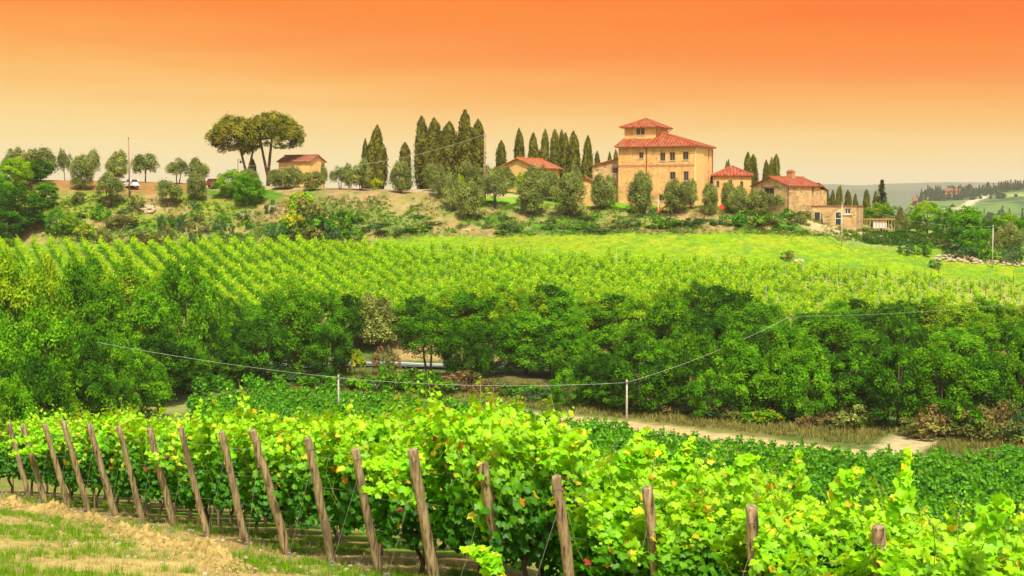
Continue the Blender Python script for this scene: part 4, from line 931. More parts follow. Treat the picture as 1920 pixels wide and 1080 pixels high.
def bush_var(seed, cols, leaf=.16, mat='leaf', H=2.0, rx=1.3, dens=330, n=22, low=-.9):
    rg = np.random.default_rng(seed); pf = blob_puffs(rg, n, H, H * .48, rx, H * .46, H * .17, low, 5); return (trunk_mesh('stems', rg, H, .06, pf, M['bark'], .2, 6, 3, .25), crown_mesh('crown', rg, pf, dens, leaf, cols, M[mat], 1.0, .5), H, rx)
GB_ = [(.20, .20, .050), (.28, .26, .06), (.13, .17, .03)]; GBR = [(.34, .22, .08), (.27, .19, .06), (.16, .15, .04)]; GT_ = [(.07, .18, .05), (.06, .15, .04), (.10, .21, .06)]
BU = {'green': [bush_var(501 + i, GM_ + GD_[:1]) for i in range(3)], 'olive': [bush_var(511 + i, GO_, .13, 'olive') for i in range(2)], 'dry': [bush_var(521 + i, GB_, .14) for i in range(3)], 'brown': [bush_var(531, GBR, .12)],
      'yellow': [bush_var(541 + i, GY_ + [(.42, .40, .02)]) for i in range(2)], 'teal': [bush_var(551 + i, GT_, .13) for i in range(2)], 'bright': [bush_var(561, [(.07, .26, .015), (.10, .32, .02)], .16)]}
cwords = {'green': 'mid green', 'olive': 'grey-green', 'dry': 'dry olive-brown', 'brown': 'brown dead-looking', 'yellow': 'yellow-green', 'teal': 'dark blue-green', 'bright': 'bright green'}
BANK = [(190, 384, 254, 36, 'green'), (228, 402, 251, 60, 'dry'), (255, 364, 256, 30, 'olive'), (302, 402, 250, 14, 'teal'), (338, 400, 250, 18, 'teal'), (310, 420, 247, 26, 'dry'), (160, 420, 247, 40, 'yellow'), (192, 430, 246, 30, 'dry'), (268, 432, 246, 50, 'dry'), (365, 432, 246, 24, 'teal'), (420, 433, 246, 22, 'teal'), (560, 352, 256, 50, 'yellow'), (585, 372, 252, 66, 'dry'), (545, 395, 249, 44, 'yellow'), (600, 405, 248, 46, 'green'), (622, 420, 246, 34, 'teal'), (575, 425, 246, 60, 'dry'), (515, 420, 247, 40, 'teal'), (640, 395, 250, 46, 'green'), (1387, 400, 249, 34, 'bright'), (1415, 398, 250, 60, 'green'), (1440, 408, 249, 44, 'dry'), (1375, 415, 248, 30, 'green'), (1345, 412, 249, 30, 'teal'), (1300, 408, 250, 44, 'teal'), (1252, 408, 250, 50, 'green'), (1120, 425, 247, 50, 'teal'), (1185, 410, 249, 36, 'teal'), (1080, 420, 248, 34, 'green'), (960, 418, 248, 50, 'teal'), (940, 430, 246, 30, 'green'), (740, 428, 247, 60, 'teal'), (780, 424, 247, 40, 'green'), (700, 420, 248, 50, 'teal'), (660, 425, 247, 40, 'green'), (760, 330, 272, 30, 'green'), (705, 335, 272, 22, 'yellow'), (865, 330, 262, 22, 'yellow'), (978, 314, 272, 26, 'yellow'), (1140, 372, 260, 26, 'green'), (1495, 405, 252, 36, 'dry'), (1478, 390, 254, 30, 'green'), (1510, 395, 256, 30, 'olive'), (1700, 452, 240, 34, 'teal'), (1735, 450, 240, 30, 'green'), (1690, 400, 262, 30, 'green'), (1478, 470, 231, 26, 'dry'), (1755, 486, 233, 24, 'teal'), (1800, 455, 240, 60, 'teal'), (1850, 455, 240, 40, 'green'), (1900, 455, 240, 40, 'teal')]
bn = {}
rq = random.Random(41)
for q_ in range(70):
    uq = rq.uniform(110, 1500); vq = float(np.interp(uq, [100, 250, 500, 620, 860, 1100, 1500], [350, 372, 372, 380, 400, 402, 404])); vq = rq.uniform(vq + 8, 436); Dq = float(np.interp(vq, [350, 400, 445], [262, 255, 246]))
    BANK.append((int(uq), vq - 8, Dq, rq.randint(12, 28), rq.choice(['green', 'teal', 'dry', 'dry', 'teal', 'olive'])))
for (u, v, D, wpx, kd) in sorted(BANK):
    zz = 'on the left part of the bank' if u < 480 else 'on the scrubby bank below the barn' if u < 800 else 'on the bank below the olives' if u < 1520 else 'beside the right meadow'
    key = (kd, zz); bn[key] = bn.get(key, 0) + 1; vr = BU[kd]
    put_px('bush', vr[bn[key] % len(vr)], u, v, D, wpx, f'{cwords[kd]} bush {zz}, {nth(bn[key])} of its colour', 'bush', 'bushes on the bank', hmin=.7)
# clipped hedge
def hedge(pts, h_, wd, label, seed, cols=GD_ + GM_[:1], name='hedge', leaf=.13):
    rg = np.random.default_rng(seed); Cs, Ns = [], []
    c0 = pts[0]
    for a, b in zip(pts[:-1], pts[1:]):
        Ln = math.hypot(b[0] - a[0], b[1] - a[1]); n = int(Ln * 520); t = rg.random(n); ang = rg.uniform(0, math.pi, n)
        nx, ny = -(b[1] - a[1]) / Ln, (b[0] - a[0]) / Ln; cc = np.cos(ang); ss = np.abs(np.sin(ang)) ** .5; off = np.sign(cc) * np.abs(cc) ** .4 * wd / 2
        X = a[0] + (b[0] - a[0]) * t + nx * off; Y = a[1] + (b[1] - a[1]) * t + ny * off; Z = height(X, Y) + np.where(np.abs(cc) > .35, rg.random(n) * h_, h_) * (1 + .08 * (fbm(X, Y, 7) - .5)) + rg.normal(size=n) * .07
        Cs.append(np.stack([X, Y, Z], 1)); Ns.append(np.stack([nx * cc, ny * cc, ss * .8], 1) + rg.normal(size=(n, 3)) * .6)
    C = np.concatenate(Cs) - np.array([c0[0], c0[1], 0]); v, q = cards(rg, C, np.concatenate(Ns), rg.uniform(.7, 1.3, len(C)) * leaf, .9)
    o = link(name, np_mesh(name, v, q, M['leaf'], np.repeat(jitter_cols(rg, cols[0], len(C), .35), 4, 0))); o.location = (c0[0], c0[1], 0); tag(o, label, 'hedge'); return o
hedge([at(1620, 245), at(1700, 246.5), at(1786, 250)], 2.1, 1.4, 'long clipped dark green hedge below the pergola', 601)

# --- valley tree belt
TREELINE = [(-200, 470), (0, 500), (60, 500), (130, 520), (200, 528), (260, 525), (300, 500), (340, 475), (380, 520), (400, 550), (450, 562), (500, 560), (550, 527), (620, 542), (680, 572), (760, 567), (830, 548), (880, 537), (950, 542), (1000, 534), (1050, 547), (1100, 562), (1150, 567), (1200, 548), (1270, 532), (1330, 543), (1380, 548), (1430, 572), (1500, 582), (1560, 567), (1660, 577), (1760, 563), (1850, 572), (1920, 577), (2200, 580)]
def tl(u): return float(np.interp(u, [a for a, b in TREELINE], [b for a, b in TREELINE]))
rb = random.Random(77)
def belt(spec, where, name='broadleaf_tree', cat='tree', pool=None):
    cnt = {}
    for (u, v, D, wpx, kd, k) in sorted(spec, key=lambda s: s[0]):
        cnt[kd] = cnt.get(kd, 0) + 1; adj = {'dark': 'dark green', 'mid': 'mid green', 'yellow': 'yellow-green', 'open': 'open airy', 'bushy': 'bushy green', 'olive': 'grey-green'}[kd]
        var = OL[k % 4] if kd == 'olive' else BL[kd][k % len(BL[kd])]
        put_px('olive_tree' if kd == 'olive' else name, var, u, v, D, wpx, f'{adj} tree {where}, {nth(cnt[kd])} such from left', cat, 'trees in the valley belt', hmin=2.0, rr=rb)
kinds = lambda ks: rb.choice(ks)
spec = []
for u in range(420, 2150, 46):            # behind the road
    if 680 < u < 735: continue
    uu = u + rb.randint(-12, 12); spec.append((uu, tl(uu) + rb.randint(-8, 12), rb.uniform(171, 176), rb.randint(76, 104), kinds(['open', 'mid', 'mid', 'yellow', 'yellow']), rb.randint(0, 2)))
spec.append((705, 566, 173, 86, 'olive', 1)); spec.append((640, 585, 174, 60, 'open', 1))
belt(spec, 'in the back row of the belt')
spec = []
for u in range(385, 2150, 54):            # between the track and the road
    uu = u + rb.randint(-14, 14)
    if 640 < uu < 800 or 355 < uu < 400: continue
    top = tl(uu) + rb.randint(22, 62); spec.append((uu, top, rb.uniform(150, 160), rb.randint(84, 112), kinds(['dark', 'mid', 'dark', 'open'] if uu < 1150 else ['dark', 'mid', 'dark', 'mid']), rb.randint(0, 2)))
belt(spec, 'in the middle row of the belt')
spec = []
for (u, v, w, kd) in [(440, 655, 90, 'dark'), (1120, 660, 90, 'dark'), (1200, 640, 110, 'dark'), (1290, 620, 120, 'mid'), (1340, 690, 100, 'bushy'), (1390, 640, 110, 'mid'), (1440, 690, 90, 'dark'), (1490, 745, 66, 'bushy'), (1545, 708, 70, 'mid'), (1515, 650, 96, 'mid'), (1475, 625, 90, 'mid'), (1070, 690, 80, 'bushy'),  (1600, 660, 120, 'dark'), (1690, 650, 120, 'dark'), (1770, 655, 120, 'mid'), (1850, 670, 110, 'dark'), (1930, 640, 100, 'mid'), (1245, 700, 90, 'bushy'), (1160, 710, 80, 'bushy'), (1640, 700, 90, 'dark'), (1730, 705, 90, 'bushy'), (1810, 705, 80, 'dark'), (2020, 650, 120, 'dark')]:
    D = float(np.interp(u, [400, 900, 1200, 1500, 1700, 1900], [148, 143, 133, 127, 123, 121])); spec.append((u, v, D + rb.uniform(0, 4), w, kd, rb.randint(0, 2)))
belt(spec, 'in the front row beside the dirt track')
spec = [(20, 500, 126, 130, 'yellow', 0), (75, 498, 134, 110, 'yellow', 1), (-40, 500, 128, 150, 'mid', 0), (130, 520, 138, 110, 'mid', 1), (-10, 590, 108, 150, 'mid', 2), (70, 600, 112, 130, 'mid', 0), (60, 660, 104, 120, 'dark', 1), (130, 600, 122, 120, 'dark', 2), (190, 560, 136, 120, 'mid', 1), (205, 620, 128, 120, 'mid', 2), (265, 560, 145, 110, 'mid', 0), (342, 478, 152, 128, 'mid', 2), (400, 560, 160, 90, 'mid', 2), (300, 620, 140, 110, 'dark', 0), (260, 670, 130, 100, 'mid', 1), (340, 640, 147, 110, 'mid', 2), (150, 690, 116, 110, 'dark', 0), (100, 720, 108, 90, 'mid', 1), (210, 700, 124, 80, 'dark', 2), (0, 700, 100, 120, 'mid', 2), (360, 700, 148, 70, 'dark', 1), (240, 500, 160, 110, 'yellow', 0), (180, 505, 165, 100, 'mid', 1), (290, 520, 168, 90, 'yellow', 1)]
belt(spec, 'in the wood filling the left side')
# scrub along the lane and track
SC = []
for i, u in enumerate(range(400, 2080, 34)):
    v0 = float(np.interp(u, [400, 600, 750, 900, 1060, 1200, 1350, 1500, 1640, 1750, 1900, 2080], [700, 702, 690, 712, 735, 760, 772, 775, 800, 760, 745, 740])); Dg = float(np.interp(u, [400, 560, 700, 900, 1060, 1180, 1300, 1560, 1700, 1880, 2080], [150, 150, 146, 141, 137, 132, 127, 120, 116, 113, 110]))
    if 1640 < u < 1700: continue
    kd = rb.choice(['dry', 'green', 'dry', 'teal', 'brown'] if u > 850 else ['green', 'teal', 'dry', 'green']); SC.append((u + rb.randint(-10, 10), v0 + rb.randint(-14, 22), Dg + (4 if u > 850 else 1) + rb.uniform(0, 3.5), rb.randint(50, 84), kd))
for (u, v, w, kd) in [(1082, 745, 44, 'brown'), (1610, 760, 62, 'olive'), (1590, 720, 40, 'olive'), (1525, 790, 44, 'brown'), (1750, 780, 100, 'dry'), (1830, 770, 90, 'dry'), (1900, 790, 90, 'dry'), (1890, 730, 80, 'dry'), (1910, 690, 80, 'dry'), (760, 690, 80, 'olive'), (240, 745, 60, 'teal'), (1910, 848, 90, 'bright'), (1440, 795, 60, 'yellow'), (1360, 790, 60, 'dry'), (660, 655, 50, 'yellow'), (720, 650, 50, 'brown')]:
    D = ground_at(u, min(v + 46, 850), 95).y if v > 660 and v + 46 < 860 else 160; D = min(max(D, float(np.interp(u, [400, 560, 700, 900, 1060, 1180, 1300, 1560, 1700, 1880, 2080], [150, 150, 146, 141, 137, 132, 127, 120, 116, 113, 110])) + 4.5), 158) if u < 1800 else 116 + (800 - v) * .1; SC.append((u, v, 108 if v == 848 else D, w, kd))
cn = {}
for (u, v, D, w, kd) in sorted(SC):
    zz = 'at the wood edge left of centre' if u < 850 else 'along the dirt track in the valley' if u < 1640 else 'beside the track fork on the right'
    key = (kd, zz); cn[key] = cn.get(key, 0) + 1; vr = BU[kd]
    put_px('shrub', vr[cn[key] % len(vr)], u, v, D, w, f'{cwords[kd]} shrub {zz}, {nth(cn[key])} of its colour', 'shrub', 'shrubs along the valley track', hmin=1.3, rr=rb)

# ---------------------------------------------------------------- stuff made of small instanced-by-hand pieces
def scatter_mesh(name, mat, protos, pts, rots, scl, tint=None):
    """protos: list of (V, F, C); builds one mesh"""
    Vs, Fs, Cs = [], [], []; k = 0; pid = np.arange(len(pts)) % len(protos)
    for j, (V, Fq, C) in enumerate(protos):
        idx = np.nonzero(pid == j)[0]
        if not len(idx): continue
        c, s = np.cos(rots[idx])[:, None], np.sin(rots[idx])[:, None]; S = scl[idx][:, None]
        X = (V[None, :, 0] * c - V[None, :, 1] * s) * S + pts[idx, 0][:, None]; Y = (V[None, :, 0] * s + V[None, :, 1] * c) * S + pts[idx, 1][:, None]; Z = V[None, :, 2] * S + pts[idx, 2][:, None]
        Vs.append(np.stack([X, Y, Z], -1).reshape(-1, 3)); Fs.append((Fq[None] + (np.arange(len(idx)) * len(V))[:, None, None]).reshape(-1, Fq.shape[1]) + k); k += len(idx) * len(V)
        cc = np.tile(C[None], (len(idx), 1, 1)) * (tint[idx][:, None, None] if tint is not None else 1); Cs.append(cc.reshape(-1, 3))
    return link(name, np_mesh(name, np.concatenate(Vs), np.concatenate(Fs), mat, np.clip(np.concatenate(Cs), 0, .95)))

# hillside and valley vines: leafy cards on short trunks
def vine_small(seed, Lx, H, n, leaf, low, cols, tips=.25):
    rg = np.random.default_rng(seed); x = rg.uniform(-Lx / 2, Lx / 2, n); t = rg.random(n) ** .75; z = low + (H - low) * t * (1 + .18 * np.sin(x * 5 + seed)); y = rg.normal(size=n) * .20 * (1 - .3 * t)
    tip = rg.random(n) < tips * t; z = np.where(tip, z + rg.random(n) * .35, z)
    x += .10 * np.sin(z * 4); C = np.stack([x, y, z], 1); Nn = np.stack([rg.normal(size=n) * .4, np.sign(y) * 1.0, np.full(n, .6)], 1) + rg.normal(size=(n, 3)) * .35
    v, q = cards(rg, C, Nn, leaf * rg.uniform(.6, 1.3, n), .8)
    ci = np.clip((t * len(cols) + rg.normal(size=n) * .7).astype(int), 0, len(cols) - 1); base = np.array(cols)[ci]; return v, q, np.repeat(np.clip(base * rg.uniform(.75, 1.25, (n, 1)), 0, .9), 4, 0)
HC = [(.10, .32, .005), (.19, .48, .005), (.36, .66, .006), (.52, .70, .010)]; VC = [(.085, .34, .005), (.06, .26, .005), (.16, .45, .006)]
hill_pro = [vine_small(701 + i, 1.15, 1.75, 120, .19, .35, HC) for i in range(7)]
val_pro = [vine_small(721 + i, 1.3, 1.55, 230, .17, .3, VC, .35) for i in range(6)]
rgv = np.random.default_rng(9)
# hillside rows run down the slope towards the right
hd = np.array([.40, -.917]); hp = np.array([.917, .40]); pts = []
for k in np.arange(-40, 75):
    for s in np.arange(-120, 120, 1.05):
        p = np.array([0, 202.0]) + hp * (k * 2.4) + hd * s; X, Y = p + rgv.normal(size=2) * float(np.interp(p[0] / p[1], [-.2, -.1, .1], [.07, .14, .24]))
        if not 179.5 < Y < 227: continue
        u = CX + X / Y * F_PX
        if u < -40 or u > 2080: continue
        pts.append((X, Y, u, k, s))
pts = np.array(pts); un = pts[:, 2]
dens = np.interp(un, [0, 600, 700, 1000, 1300, 1500, 1700, 1920], [.97, .97, .9, .93, .95, .75, .50, .35]); edge = smooth(216, 227, pts[:, 1]) * smooth(620, 900, un); keep = rgv.random(len(pts)) < dens * (1 - .45 * edge)
hv = pts[keep]; hz = height(hv[:, 0], hv[:, 1]); hsc = rgv.uniform(.75, 1.15, len(hv)) * np.interp(hv[:, 2], [0, 620, 800, 1400, 1900], [1.12, 1.1, .92, .95, .72])
# valley rows follow the dirt track
tdir = np.array([TRACK[-2][0] - TRACK[3][0], TRACK[-2][1] - TRACK[3][1]]); tdir /= np.linalg.norm(tdir); tpv = np.array([-tdir[1], tdir[0]]);
if tpv[1] > 0: tpv = -tpv
vp = []
org = np.array([TRACK[3][0], TRACK[3][1]])
for k in range(2, 34):
    for s in np.arange(-60, 90, 1.15):
        p = org + tpv * (1.4 + k * 2.35 - 2.5) + tdir * s; X, Y = p + rgv.normal(size=2) * .1; u = CX + X / Y * F_PX
        if u < 348 or u > 2200 or Y < 74: continue
        zz = proj((X, Y, -18.5))[1]
        if zz > 1090 or Y > 148.5: continue
        if dist_poly(np.array([X]), np.array([Y]), TRACK)[0] < np.interp(u, [600, 900, 1100], [3.0, 5.5, 7.8]) or dist_poly(np.array([X]), np.array([Y]), LANE)[0] < 3.0 or (Y < LANE[0][1] and u < 370): continue
        vp.append((X, Y, u, k, s))
vp = np.array(vp); vz = height(vp[:, 0], vp[:, 1]); vsc = rgv.uniform(.85, 1.15, len(vp))
# the largest-showing plants become things of their own, the rest one leafy mass
def small_vines(P_, Z_, S_, ang, n_ind, protos, visible, base_name, lab, group, stuff_name):
    order = np.argsort(P_[:, 1]); idx = [i for i in order if visible(P_[i], Z_[i])][:n_ind]; ids = set(idx)
    mlist = [(np_mesh('foliage', v, q, M['vine'], c), MB().tube([(0, 0, -.1), (.03, 0, .4), (0, 0, .8)], [.035, .03, .02], 5).mesh('trunk', M['vinebark'])) for v, q, c in protos]
    idx = sorted(idx, key=lambda i: (P_[i, 2]))
    for n_, i in enumerate(idx):
        o = empty(base_name, (P_[i, 0], P_[i, 1], Z_[i]), ang + rgv.uniform(-.1, .1), (S_[i],) * 3); tag(o, lab(n_ + 1), 'grapevine', group)
        f, t = mlist[i % len(mlist)]; link('trunk', t, o); link('foliage', f, o)
    rest = np.array([i for i in range(len(P_)) if i not in ids])
    o = scatter_mesh(stuff_name, M['vine'], protos, np.stack([P_[rest, 0], P_[rest, 1], Z_[rest]], 1), np.full(len(rest), ang) + rgv.uniform(-.1, .1, len(rest)), S_[rest], rgv.uniform(.85, 1.15, len(rest)))
    tag(o, group, 'grapevines', kind='stuff')
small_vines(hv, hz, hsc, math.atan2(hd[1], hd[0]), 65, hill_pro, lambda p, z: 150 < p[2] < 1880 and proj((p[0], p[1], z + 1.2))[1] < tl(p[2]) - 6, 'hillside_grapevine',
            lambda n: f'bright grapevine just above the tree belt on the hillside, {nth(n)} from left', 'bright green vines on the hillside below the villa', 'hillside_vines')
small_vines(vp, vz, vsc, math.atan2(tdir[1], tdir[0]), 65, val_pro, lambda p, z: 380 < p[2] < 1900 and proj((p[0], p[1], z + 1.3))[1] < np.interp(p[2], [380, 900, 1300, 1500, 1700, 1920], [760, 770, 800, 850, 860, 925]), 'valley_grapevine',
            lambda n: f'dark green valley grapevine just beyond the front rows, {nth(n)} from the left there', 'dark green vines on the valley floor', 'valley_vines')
# stakes in the hillside vineyard
cnt = 0; stk = MB().tube([(0, 0, -.2), (0, 0, 2.0)], [.05, .045], 5).mesh('vine_stake', M['concrete']); stk2 = MB().tube([(0, 0, -.2), (.03, 0, 1.9)], [.05, .04], 5).mesh('vine_stake', M['bark'])
cand = [i for i in range(len(pts)) if (int(pts[i, 4] / 1.05 + 200) % 6 == 0) and (pts[i, 1] > 221 and pts[i, 2] > 560 or pts[i, 2] > 1280) and proj((pts[i, 0], pts[i, 1], height(pts[i:i + 1, 0], pts[i:i + 1, 1])[0] + 1))[1] < tl(pts[i, 2]) - 10 and pts[i, 2] < 1915]
cand = sorted(random.Random(3).sample(cand, min(110, len(cand))), key=lambda i: pts[i, 2])
for i in cand:
    cnt += 1; x, y = pts[i, 0], pts[i, 1]; o = link('vine_stake', stk if cnt % 3 else stk2); o.location = (x, y, gz(x, y)); o.rotation_euler = (random.Random(cnt).uniform(-.05, .05), random.Random(cnt + 9).uniform(-.06, .06), 0); o.scale = (1, 1, random.Random(cnt).uniform(.85, 1.15))
    tag(o, f'thin upright vineyard stake on the hillside, {nth(cnt)} counting from the left', 'stake', 'stakes in the hillside vineyard')

# ---------------------------------------------------------------- the front vineyard
ang_ = np.radians([90, 62, 36, 8, -24, -58, -90, -122, -156, 172, 144, 118]); rad_ = np.array([.60, .40, .55, .38, .49, .38, .14, .38, .49, .38, .55, .40])
LEAF2 = np.stack([np.cos(ang_) * rad_, np.sin(ang_) * rad_], 1)
def lobed(rg, C, Nr, tipd, size, cols):
    n = len(C); Nr = unit(Nr); t = unit(tipd - Nr * (tipd * Nr).sum(1, keepdims=True)); b = np.cross(t, Nr); S = size[:, None, None]
    pts_ = C[:, None, :] + (b[:, None, :] * LEAF2[None, :, 0:1] + t[:, None, :] * LEAF2[None, :, 1:2]) * S * rg.uniform(.85, 1.15, (n, 12, 1))
    droop = (np.abs(LEAF2[None, :, 0:1]) * rg.uniform(.1, .6, (n, 1, 1)) + rg.normal(size=(n, 12, 1)) * .06)
    pts_ = pts_ - Nr[:, None, :] * droop * S
    V = np.concatenate([C[:, None, :], pts_], 1).reshape(-1, 3); b0 = (np.arange(n) * 13)[:, None, None]; k = np.arange(12)
    tri = np.stack([np.zeros(12, int), 1 + k, 1 + (k + 1) % 12], 1)[None] + b0
    Cc = np.repeat(cols[:, None, :], 13, 1) * rg.uniform(.9, 1.1, (n, 13, 1)); Cc[:, 0] *= 1.18
    return V, tri.reshape(-1, 3), np.clip(Cc.reshape(-1, 3), 0, .92)
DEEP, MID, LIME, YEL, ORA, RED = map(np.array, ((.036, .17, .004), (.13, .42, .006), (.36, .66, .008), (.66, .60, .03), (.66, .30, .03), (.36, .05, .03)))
def vine_foliage(seed, nsh=27, extra=1250, Lx=1.06, wild=1.0):
    rg = np.random.default_rng(seed); Cs, Ns, Ts, Ss, Co = [], [], [], [], []; canes = MB(); rr = random.Random(seed)
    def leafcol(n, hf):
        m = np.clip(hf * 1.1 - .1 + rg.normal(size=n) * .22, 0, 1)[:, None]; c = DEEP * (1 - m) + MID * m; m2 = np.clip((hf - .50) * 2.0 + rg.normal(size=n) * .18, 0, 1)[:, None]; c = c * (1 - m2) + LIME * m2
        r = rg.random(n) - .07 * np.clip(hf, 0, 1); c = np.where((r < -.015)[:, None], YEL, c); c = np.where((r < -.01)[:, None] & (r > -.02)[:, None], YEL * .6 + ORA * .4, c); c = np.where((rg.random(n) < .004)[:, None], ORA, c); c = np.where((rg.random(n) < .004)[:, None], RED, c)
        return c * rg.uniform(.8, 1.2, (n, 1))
    for s in range(nsh):
        x0 = rg.uniform(-Lx / 2, Lx / 2); side = rg.choice([-1, 1]); top = rg.uniform(1.55, 2.05); wildtop = rg.random() < .48 * wild
        P0 = np.array([x0, rg.uniform(-.06, .06), .72]); P1 = np.array([x0 + rg.normal() * .15, side * rg.uniform(.08, .25), rg.uniform(1.1, 1.4)]); P2 = np.array([x0 + rg.normal() * .25, side * rg.uniform(.05, .30), top])
        if wildtop:
            a = rg.uniform(0, 6.28); ln = rg.uniform(.28, .72); P3 = P2 + np.array([np.cos(a) * ln * .8, np.sin(a) * ln * .5, ln * rg.uniform(.2, 1.0)])
        else: P3 = P2 + np.array([rg.normal() * .2, side * rg.uniform(.15, .35), -rg.uniform(-.05, .35)])
        ctrl = np.array([P0, P1, P2, P3]); tt = np.linspace(0, 1, 26); seg = np.minimum((tt * 3).astype(int), 2); f = tt * 3 - seg; f = f[:, None]
        pth = ctrl[seg] * (1 - f) + ctrl[seg + 1] * f; pth[1:-1] = (pth[:-2] + pth[1:-1] * 2 + pth[2:]) / 4
        canes.tube([tuple(p) for p in pth[::5]] + [tuple(pth[-2])], .0045, 4)
        n = len(pth) - 2; p = pth[2:]; hf = (p[:, 2] - .7) / 1.35; alt = np.where(np.arange(n) % 2 == 0, 1, -1)
        off = np.stack([rg.normal(size=n) * .05 + alt * .04, rg.normal(size=n) * .05 + side * .03, rg.normal(size=n) * .03], 1)
        tfac = np.linspace(0, 1, n); size = np.where(tfac > .8, .125 * (1 - (tfac - .8) * 3.1), .13) * rg.uniform(.75, 1.15, n)
        Cs.append(p + off); Ns.append(np.stack([rg.normal(size=n) * .45, side * rg.uniform(.3, 1.1, n), rg.uniform(.3, 1.0, n)], 1)); Ts.append(np.stack([rg.normal(size=n) * .5, side * rg.uniform(.1, .7, n), -rg.uniform(.2, 1, n)], 1)); Ss.append(np.maximum(size, .045))
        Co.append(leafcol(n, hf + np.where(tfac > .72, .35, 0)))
    n = extra; t = rg.random(n) ** .9; z = .58 + 1.40 * t; side = rg.choice([-1, 1], n); bul = .17 + .16 * np.sin(np.clip(t, 0, 1) * math.pi) + .05 * np.sin(z * 7 + seed)
    x = rg.uniform(-Lx / 2 - .1, Lx / 2 + .1, n); y = side * bul * rg.uniform(.55, 1.25, n)
    ytop = t > .93; y = np.where(ytop, rg.uniform(-.3, .3, n), y)
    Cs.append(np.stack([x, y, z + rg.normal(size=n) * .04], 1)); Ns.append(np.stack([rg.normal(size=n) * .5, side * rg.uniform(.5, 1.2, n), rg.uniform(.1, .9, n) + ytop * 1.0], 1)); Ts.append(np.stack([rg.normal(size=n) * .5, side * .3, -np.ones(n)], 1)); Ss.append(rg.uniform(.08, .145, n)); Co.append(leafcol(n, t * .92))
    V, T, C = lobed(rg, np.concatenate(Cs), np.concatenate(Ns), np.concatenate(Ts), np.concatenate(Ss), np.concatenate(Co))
    fol = np_mesh('foliage', V, T, M['vine'], C)
    tk = MB(); q = Vector((rr.uniform(-.05, .05), 0, 0)); pp = [Vector((0, 0, -.12)), Vector((.03, .01, .2)), Vector((-.03, .02, .45)) + q, Vector((.02, 0, .68)) + q]; tk.tube(pp, [.045, .033, .03, .036], 7, jit=.25, rng=rr)
    tk.tube([pp[-1], pp[-1] + Vector((.25, 0, .07)), pp[-1] + Vector((.48, .02, .06))], [.028, .02, .014], 6, jit=.2, rng=rr); tk.tube([pp[-1], pp[-1] + Vector((-.25, 0, .06)), pp[-1] + Vector((-.46, -.02, .07))], [.028, .02, .014], 6, jit=.2, rng=rr)
    sk = MB(); sk.tube([(.07, .05, -.1), (.06, .05, 1.25)], .014, 6) if seed % 2 else None
    return tk.mesh('trunk', M['vinebark'], smooth_=True), canes.mesh('canes', M['shoot']), fol, (sk.mesh('stake', M['pole']) if sk.v else None)
VF = [vine_foliage(801 + i) for i in range(9)]
rowang = math.atan2(ROWDIR.y, ROWDIR.x)
# end posts: (top u, top v, base u, base v or None, D or None)
POSTS = [(-70, 790, -34, 930, None), (-25, 792, 5, 935, None), (17, 795, 46, 942, None), (42, 797, 76, 944, None), (83, 795, 120, 955, None), (118, 790, 158, 953, None), (167, 795, 208, 970, None), (222, 799, 260, 984, None), (280, 804, 320, 998, None), (338, 802, 382, 1005, None), (415, 810, 455, 1026, None), (473, 808, 535, 1048, None), (577, 822, 620, 1072, None),
         (666, 842, 706, None, 19.2), (772, 843, 815, None, 18.0), (905, 868, 950, None, 16.9), (1042, 893, 1085, None, 15.8), (1212, 915, 1258, None, 14.8), (1407, 950, 1447, None, 13.7), (1648, 988, 1672, None, 12.7), (1962, 1000, 1990, None, 11.7)]
bases = []
DEPTH = [40.6, 38.9] + [37.2 - 1.66 * j for j in range(10)] + [20.6]
for j, (tu, tv, bu, bv, D) in enumerate(POSTS):
    D = D or DEPTH[j]; x = (bu - CX) / F_PX * D; bases.append(Vector((x, D, gz(x, D))))
VIS = range(2, 20)
rp = random.Random(12)
